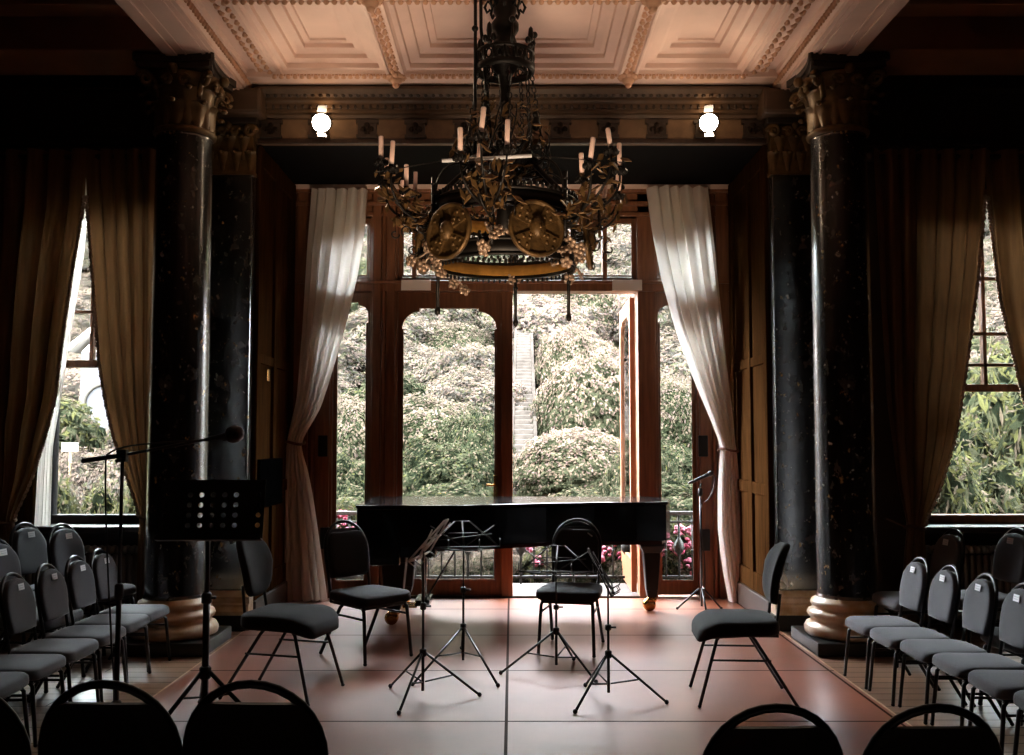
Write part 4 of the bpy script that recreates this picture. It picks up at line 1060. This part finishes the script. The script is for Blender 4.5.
        for i in range(7):
            c=P(.50,a,2.60)+Vector((rn.gauss(0,.05),rn.gauss(0,.04),rn.gauss(0,.06)))
            n=Vector((rn.gauss(0,.5),-1+rn.gauss(0,.4),rn.gauss(0,.5))).normalized(); A=n.to_track_quat('Z','Y').to_matrix()
            for q in range(5):
                e=q*2*PI/5; fl.ball(c+A@Vector((.024*math.cos(e),.024*math.sin(e),0)),.019,6,(1,1,.6),rot=A)
            fl.ball(c+A@Vector((0,0,.012)),.011,6); fl.tube([P(.47,a,2.66),(P(.47,a,2.66)+c)/2-Z*.01,c],.005,5)
        fl.build('flower_bunch',M['bronze_pale'],t)
        if k in (1,2,4):
            dr=MB().tube([P(.44,a,2.70),P(.44,a,2.28)],.011,8); dr.ball(P(.44,a,2.27),.02,8,(1,1,1.4)); dr.ball(P(.44,a,2.5),.018,8); dr.build('drop_rod',M['iron'],t)
    # pale bar slung across the front
    MB().tube([(-.36,-.55,3.09),(.16,-.55,3.12)],.011,10).build('light_bar',M['tag'],t)
    MB().tube([(-.36,-.55,3.09),(-.75,-.55,3.02)],.003,5).tube([(.16,-.55,3.12),(.7,-.55,3.08)],.003,5).build('wire',M['iron'],t)
    return t
chandelier()
# ---------------------------------------------------------------- the garden outside
def smooth(a,b,x):
    t=max(0,min(1,(x-a)/(b-a))); return t*t*(3-2*t)
def hz(x,y):
    if y<10.05: return -.02
    q=y-11; h=.0085*q*q if q>0 else 0
    if y>48: h=.0085*37*37+(y-48)*.63+max(0,y-55)*.9
    f=.5+.5*smooth(-.40,-.25,x/y)
    n=.25*noise.noise((x*.15,y*.15,0))*min(1,max(0,(y-12)/6))
    return h*f+n-.02-.12*smooth(10,10.4,y)*(1-smooth(11,13,y))
g=MB(); nx,ny=60,70
def gp(s,t):
    y=10.0+ (t**1.6)*62; x=(s-.5)*2*(9+.75*y); return Vector((x,y,hz(x,y)))
g.grid(gp,nx,ny)
g.build('ground_garden',M['soil'],kind='structure')
struct(MB().bb(-14,14,9.22,10.05,-.3,-.01),'ground_terrace',M['paving'])
struct(MB().bb(-XW-.2,-2.5,WY+.3,9.22,-.3,-.02).bb(2.5,XW+.2,WY+.3,9.22,-.3,-.02).bb(-14,-XW-.2,-6,9.22,-.3,-.03).bb(XW+.2,14,-6,9.22,-.3,-.03),'ground_border',M['soil'])
# iron balustrade on the terrace edge
def railing():
    t=thing('balustrade','dark wrought-iron balustrade at the terrace edge beyond the garden window','railing',(0,9.92,0))
    MB().bb(-3.2,3.2,-.03,.03,.70,.74).build('handrail',M['rail'],t,bevel=.008)
    MB().bb(-3.2,3.2,-.012,.012,.06,.085).bb(-3.2,3.2,-.012,.012,.62,.64).build('rail',M['iron'],t)
    k=0; x=-3.15
    while x<3.2:
        b=MB()
        if k%4==0: b.lathe([(.012,0),(.012,.28),(.02,.3),(.05,.34),(.055,.38),(.045,.42),(.018,.46),(.012,.5),(.012,.70)],10,(x,0,0))
        else:
            b.tube([(x,0,.06),(x,0,.70)],.009,6)
            if k%2==0:
                for s in (-1,1): b.tube([(x+s*.01,0,.42),(x+s*.05,0,.46),(x+s*.06,0,.52),(x+s*.03,0,.55),(x+s*.02,0,.51)],.006,5)
            b.ball((x,0,.34),.016,6)
        b.build('baluster',M['iron'],t); x+=.135; k+=1
railing()
# shrubs: a stem with a crown of real leaves
def crown(seed,n,lsize,cols,mats,bump=.28,flat=.8,core=True,long_=1.0):
    """unit crown of radius 1 sitting on z=0; cols: weights for (low, high) parts of the crown"""
    rn=random.Random(seed); m=MB(); off=Vector((seed*3.7,seed*1.3,seed*.7))
    def rad(d): return 1+bump*(noise.noise(d*1.8+off)+.75*noise.noise(d*4.6+off)+.4*noise.noise(d*9+off))
    for i in range(n):
        z=rn.uniform(-.45,1); a=rn.uniform(0,2*PI); r=math.sqrt(1-z*z); d=Vector((r*math.cos(a),r*math.sin(a),z))
        k=rad(d)*(1-abs(rn.gauss(0,.07)))
        c=Vector((d.x*k,d.y*k,(d.z*k)*flat+.45*flat))
        nrm=(d+Vector((rn.gauss(0,.3),rn.gauss(0,.3),rn.gauss(0,.3)+.3))).normalized()
        e1=nrm.orthogonal().normalized(); q=rn.uniform(0,2*PI); e2=nrm.cross(e1); e1,e2=e1*math.cos(q)+e2*math.sin(q),e2*math.cos(q)-e1*math.sin(q)
        L=lsize*rn.uniform(.6,1.3); w=L*.5/long_
        fold=nrm*(-.25*w)
        w_=cols(max(0,min(1,(d.z+.45)/1.45+rn.gauss(0,.10)+.9*(k-1)))**1.3,rn)  # paler leaves on tops and bulges put the lit side into the colour
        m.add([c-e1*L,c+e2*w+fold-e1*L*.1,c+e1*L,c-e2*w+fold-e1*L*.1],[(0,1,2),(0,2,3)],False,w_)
    if core:
        def cp(s,t):
            a=s*2*PI; b=-.5+t*(PI/2+.5); d=Vector((math.cos(b)*math.cos(a),math.cos(b)*math.sin(a),math.sin(b))); k=rad(d)*.86
            return Vector((d.x*k,d.y*k,d.z*k*flat+.45*flat))
        m.grid(cp,24,12,0)
    return m.mesh('foliage',mats)
def stem_mesh(seed):
    rn=random.Random(seed); m=MB()
    for i in range(5):
        a=i*1.257+rn.uniform(-.3,.3); m.tube([(0.05*math.cos(a),.05*math.sin(a),-.25),(.18*math.cos(a),.18*math.sin(a),.2),(.45*math.cos(a),.45*math.sin(a),.6)],[.06,.04,.02],6)
    return m.mesh('stem',M['trunk'])
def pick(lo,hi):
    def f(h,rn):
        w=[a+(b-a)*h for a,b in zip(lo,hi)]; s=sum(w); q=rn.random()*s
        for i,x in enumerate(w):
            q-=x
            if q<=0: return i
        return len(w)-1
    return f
STEM=[stem_mesh(1),stem_mesh(2)]
KM={}
# kinds: shrubs in haze-pale colour, rounded shrubs with lit tops coloured cream, green shrubs, yellow-green shrubs
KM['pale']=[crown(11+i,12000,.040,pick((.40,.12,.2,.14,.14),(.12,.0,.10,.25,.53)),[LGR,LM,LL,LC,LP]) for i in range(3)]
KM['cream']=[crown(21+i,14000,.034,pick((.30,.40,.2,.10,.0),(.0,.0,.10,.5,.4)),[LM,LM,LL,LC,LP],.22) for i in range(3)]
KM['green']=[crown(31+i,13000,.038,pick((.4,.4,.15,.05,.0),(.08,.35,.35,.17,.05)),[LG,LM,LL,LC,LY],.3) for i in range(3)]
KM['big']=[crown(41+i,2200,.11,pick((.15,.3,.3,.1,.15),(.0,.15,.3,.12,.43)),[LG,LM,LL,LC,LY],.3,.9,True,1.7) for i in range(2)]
def shrub(kind,i,x,y,r,label,cat,group,sq=1.0,z=None):
    zz=hz(x,y) if z is None else z
    t=thing({'pale':'blossoming_shrub','cream':'rounded_shrub','green':'garden_shrub','big':'broadleaf_shrub'}[kind],label,cat,(x,y,zz),(i*1.7)%6.28,group)  # pale kind: light on the crown top is in its leaf colour
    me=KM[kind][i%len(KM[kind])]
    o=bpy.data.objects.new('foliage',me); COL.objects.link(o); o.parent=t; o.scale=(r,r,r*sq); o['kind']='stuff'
    s=bpy.data.objects.new('stem',STEM[i%2]); COL.objects.link(s); s.parent=t; s.scale=(r,r,r)
    return t
rs=random.Random(12); cnt=0
placed=[]
def try_put(kind,x,y,r,label,cat,group,sq=1.0,gap=.62):
    global cnt
    for a,b,c in placed:
        if math.hypot(a-x,b-y)<(c+r)*gap: return False
    placed.append((x,y,r)); shrub(kind,cnt,x,y,r,label,cat,group,sq); cnt+=1; return True
def px(kind,u,v,rp,Y,label,sq=1.0):
    """a shrub whose crown centre stands at distance Y behind that spot of the window"""
    p=at(u,v,Y); r=rp*Y/F; global cnt
    zb=hz(p.x,Y); top=p.z+.55*r; sq=max(.8,(top-zb)/(r*1.18)) if zb<p.z else 1.0
    placed.append((p.x,Y,r)); shrub(kind,cnt,p.x,Y,r,label,'shrub',None,sq,min(zb,p.z-.45*r)); cnt+=1
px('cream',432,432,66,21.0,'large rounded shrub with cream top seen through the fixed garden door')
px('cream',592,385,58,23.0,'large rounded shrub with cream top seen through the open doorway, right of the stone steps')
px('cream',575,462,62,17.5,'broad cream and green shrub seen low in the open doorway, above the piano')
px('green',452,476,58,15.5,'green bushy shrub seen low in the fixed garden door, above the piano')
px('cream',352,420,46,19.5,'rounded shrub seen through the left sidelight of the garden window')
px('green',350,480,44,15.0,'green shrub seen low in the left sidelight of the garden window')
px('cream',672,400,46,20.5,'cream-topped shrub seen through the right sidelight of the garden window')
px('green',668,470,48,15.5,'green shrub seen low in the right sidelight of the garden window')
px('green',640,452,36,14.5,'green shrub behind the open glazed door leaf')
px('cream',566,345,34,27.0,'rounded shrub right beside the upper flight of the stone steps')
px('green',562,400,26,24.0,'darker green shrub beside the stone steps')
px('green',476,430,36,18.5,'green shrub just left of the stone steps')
# far slope filled with shrubs whose pale colour stands in for haze
y=25.0
while y<66:
    x=-.60*y
    while x<.62*y:
        xx=x+rs.uniform(-.5,.5); yy=y+rs.uniform(-.8,.8)
        if abs(xx-.24)>.95 or yy>43:
            kd='pale' if rs.random()<.72 or yy>44 else ('cream' if rs.random()<.6 else 'green')
            grp={'pale':'pale blossoming shrubs up the hillside','cream':'cream-topped shrubs up the hillside','green':'green shrubs up the hillside'}[kd]
            lab={'pale':'pale blossoming shrub high on the hillside beyond the garden window','cream':'cream-topped rounded shrub high on the hillside beyond the garden window','green':'small green shrub high on the hillside among pale blossom'}[kd]
            try_put(kd,xx,yy,rs.uniform(1.2,2.0)*(.75+yy/80),lab,'shrub',grp,rs.uniform(.8,1.05),.52)
        x+=1.9+y*.02
    y+=2.2+y*.012
# middle and near slope in front of it
for yy,n in ((13.4,9),(15.5,8),(19,8),(22.5,8)):
    for k in range(n):
        x=-.28*yy+(.9*yy)*k/(n-1)+rs.uniform(-.3,.3)
        if x>.26*yy or x<-.235*yy or True:
            if yy>17 and abs(x-.3)<1.2: continue
            try_put('green' if yy<17 else 'cream',x,yy,rs.uniform(.75,1.0)*(1 if yy<17 else 1.3),
              'low green shrub in the bed behind the balustrade' if yy<17 else 'rounded cream-green shrub on the lower slope','shrub',
              'low green shrubs behind the balustrade' if yy<17 else 'rounded shrubs on the lower slope',.8,.6)
for k in range(26):
    xx=-2.6+k*.21+rs.uniform(-.08,.08); yy=10.55+.5*(k%3)+rs.uniform(-.1,.1)
    shrub('pale' if k%3 else 'cream',k,xx,yy,rs.uniform(.26,.36),'small pale plant in the bed directly behind the balustrade','plant','small pale plants behind the balustrade',1.0)
# broadleaf shrubs outside the right window, dry bank and shrubs outside the left one
for k,(u,v,rp,Y) in enumerate(((948,500,42,10.0),(1000,506,46,10.3),(975,470,44,11.2),(1030,450,52,11.0),(990,418,50,12.4),(950,440,34,12.8),(1050,520,40,10.2),(965,400,36,14.0),(1020,380,50,14.5))):
    p=at(u,v,Y); r=rp*Y/F; zb=hz(p.x,Y) if Y>10.05 else -.03
    shrub('big',k,p.x,Y,r,'broadleaf shrub with glossy green leaves crowding the right aisle window','shrub','broadleaf shrubs at the right aisle window',max(.8,(p.z+.55*r-zb)/(r*1.18)),zb)
for k,(u,v,rp,Y,kd) in enumerate(((62,512,26,10.4,'big'),(100,515,28,10.6,'big'),(135,512,26,10.4,'big'),(30,505,30,10.6,'big'))):
    p=at(u,v,Y); r=rp*Y/F; zb=hz(p.x,Y)
    shrub(kd,k,p.x,Y,r,'low green broadleaf plant under the left aisle window','shrub','low plants outside the left aisle window',max(.7,(p.z+.55*r-zb)/(r*1.18)),zb)
p=at(60,420,15.0); shrub('big',3,p.x,15.0,.62,'lone tall shrub with bare stem outside the left aisle window','shrub',None,1.0,p.z-.5)
MB().tube([(p.x,15,hz(p.x,15)-.2),(p.x+.05,15,p.z-.4)],.05,8).build('shrub_trunk',M['trunk'])
o=[q for q in bpy.data.objects if q.name.startswith('shrub_trunk')][0]
for q in bpy.data.objects:
    if q.get('label')=='lone tall shrub with bare stem outside the left aisle window':
        o.parent=q; o.location=(0,0,0); o.matrix_parent_inverse=Matrix.Rotation(-q.rotation_euler.z,4,'Z')@Matrix.Translation(-q.location); o.name='trunk'
bank=[(40,470,14.0),(75,480,13.5),(110,476,14.0),(140,470,13.6),(90,455,16),(125,450,16),(60,455,16.5)]
for k,(u,v,Y) in enumerate(bank):
    p=at(u,v,Y); r=.75; zb=hz(p.x,Y)
    shrub('pale',k,p.x,Y,r,'pinkish dry shrub on the bank outside the left aisle window','shrub','dry pinkish shrubs outside the left aisle window',max(.6,(p.z+.45*r-zb)/(r*1.18)),zb)
# pale garden building seen through the left window
def garden_house():
    a=at(78,470,20); b=at(165,470,20); t=thing('garden_building','pale white garden building on the bank outside the left aisle window','building',(a.x,20,hz(a.x,20)))
    W=b.x-a.x; H=at(80,352,20).z-hz(a.x,20)
    m=MB(); m.bb(0,W,0,3,-.5,H); m.build('wall',M['white_frame'],t)
    m=MB(); m.prism([(-.2,H),(W/2,H+.9),(W+.2,H),(W+.2,H+.12),(W/2,H+1.02),(-.2,H+.12)],lambda p,q,d:Vector((p,d,q)),-.2,3.2); m.prism([(0,H),(W,H),(W/2,H+.9)],lambda p,q,d:Vector((p,d,q)),0,.1); m.build('roof',M['paper'],t)
    m=MB(); c=W*.28; pts=[(c-.4,1.2)]+[(c+.4*math.cos(PI-i*PI/10),H*.62+.4*math.sin(i*PI/10)) for i in range(11)]+[(c+.4,1.2)]
    m.tube([(x,-.02,z) for x,z in pts],.03,6,closed=True); m.build('arched_window',M['stone'],t)
garden_house()
p=at(70,447,13.2); t=thing('garden_sign','small white signboard on a post outside the left aisle window','sign',(p.x,13.2,hz(p.x,13.2)))
MB().bb(-.11,.11,-.01,.01,p.z-hz(p.x,13.2)-.06,p.z-hz(p.x,13.2)+.06).build('board',M['paper'],t,bevel=.004)
MB().tube([(0,.02,-.1),(0,.02,p.z-hz(p.x,13.2))],.02,8).build('post',M['trunk'],t)
# stone steps climbing the slope
def steps():
    t=thing('garden_steps','long narrow flight of grey stone steps climbing the hillside behind the open doorway','steps',(.22,0,0))
    m=MB(); y0_,z0_=18.0,.3; n=70
    for i in range(n):
        y=y0_+i*.33; z=max(z0_+i*.115,hz(.22,y)+.1); m.bb(-.22+.004*i,.22+.004*i,y,y+.40,z-.6,z)
    m.build('tread',M['stone'],t,bevel=.015)
    for s in (-1,1):
        w=MB()
        for i in range(n):
            y=y0_+i*.33; z=max(z0_+i*.115,hz(.22,y)+.1); w.bb(s*.26+.004*i-.04,s*.26+.004*i+.04,y,y+.34,z-.6,z+.08)
        w.build('kerb',M['stone'],t)
steps()
# rhododendron flowers behind the balustrade
def pinkbush(x,y,z,r,label,seed):
    rn=random.Random(seed)
    t=thing('flowering_rhododendron',label,'flowers',(x,y,hz(x,y)),0,'pink flowers behind the balustrade')
    f=bpy.data.objects.new('foliage',KM['big'][seed%2]); COL.objects.link(f); f.parent=t; f.scale=(r,r*.7,max(.3,(z-hz(x,y)))); f['kind']='stuff'
    m=MB()
    for i in range(9):
        c=Vector((rn.uniform(-r,r)*.9,-r*.55+rn.uniform(-.1,.1),z-hz(x,y)+rn.uniform(-.25,.2)))
        pm=rn.randrange(2)
        for q in range(16):
            d=Vector((rn.gauss(0,1),rn.gauss(0,1),rn.gauss(0,1))).normalized(); m.ball(c+d*.05,.026,5,(1,1,.7),mi=pm)
    m.build('blossom',[PINK,PINK2],t,kind='stuff')
for k,(u,v) in enumerate(((345,522),(372,530),(350,560),(552,545),(605,555),(640,545),(670,535),(684,565),(668,575),(620,575),(700,540))):
    p=at(u,v+6,10.6); pinkbush(p.x,10.55+.05*(k%3),max(.25,p.z),.34,'pink rhododendron blossom behind the terrace balustrade',k)
# ---------------------------------------------------------------- light
w=bpy.data.worlds.new('overcast_sky'); S.world=w; w.use_nodes=True
nt=w.node_tree; bg=nt.nodes['Background']
sky=nt.nodes.new('ShaderNodeTexSky'); sky.sky_type='HOSEK_WILKIE'; sky.turbidity=8; sky.ground_albedo=.4
sky.sun_direction=Vector((-.35,-.55,.76)).normalized()
mx=nt.nodes.new('ShaderNodeMix'); mx.data_type='RGBA'; mx.inputs['Factor'].default_value=.75
nt.links.new(sky.outputs[0],mx.inputs[6]); mx.inputs[7].default_value=(.92,.95,1.0,1)
nt.links.new(mx.outputs[2],bg.inputs['Color']); bg.inputs['Strength'].default_value=SKY
sl=bpy.data.lights.new('sun','SUN'); sl.energy=SUN; sl.angle=R(6); sl.color=(1,.96,.88)
so=bpy.data.objects.new('sun',sl); COL.objects.link(so); so.rotation_euler=Vector((-.35,-.55,.80)).to_track_quat('Z','Y').to_euler()
def portal(x,y,z,sx,sz):
    l=bpy.data.lights.new('window_portal','AREA'); l.shape='RECTANGLE'; l.size=sx; l.size_y=sz; l.cycles.is_portal=True
    o=bpy.data.objects.new('window_portal',l); COL.objects.link(o); o.location=(x,y,z); o.rotation_euler=(R(-90),0,0)
portal(0,9.3,1.85,4.1,3.7); portal((LW[0]+LW[1])/2,8.05,2.2,.9,2.8); portal((RW[0]+RW[1])/2,8.05,2.2,1.06,2.8)
def added_uplight(x,y,z,e,size,tx,ty,tz=4.4,col=(1,.77,.64)):  # unseen spots without fixtures, added for daylight bounce and a lit chandelier
    l=bpy.data.lights.new('uplighter','SPOT'); l.energy=e; l.color=col; l.spot_size=R(size); l.spot_blend=.8; l.shadow_soft_size=.5
    o=bpy.data.objects.new('uplighter',l); COL.objects.link(o); o.location=(x,y,z)
    d=Vector((tx-x,ty-y,tz-z)); o.rotation_euler=(-d).to_track_quat('Z','Y').to_euler()
added_uplight(-1.1,.4,.16,UP*.25,46,-.2,5.3); added_uplight(1.1,.4,.16,UP*.25,46,.2,5.3); added_uplight(-1.72,8.35,.15,UP,76,.1,5.9); added_uplight(1.72,8.35,.15,UP,76,-.1,5.9); added_uplight(0,3.3,.15,CH,46,-.045,6.2,2.75,(1,.73,.50))
S.view_settings.view_transform='Standard'; S.view_settings.look='None'; S.view_settings.exposure=EXPO; S.view_settings.gamma=1
try: S.view_settings.use_curve_mapping=False
except Exception: pass
for l in bpy.data.lights:
    if l.type in ('SPOT','POINT'): l.cycles.use_multiple_importance_sampling=False
S.cycles.max_bounces=10; S.cycles.transparent_max_bounces=16; S.cycles.diffuse_bounces=5; S.cycles.use_denoising=True
S.cycles.sample_clamp_indirect=4; S.cycles.caustics_reflective=False; S.cycles.caustics_refractive=False
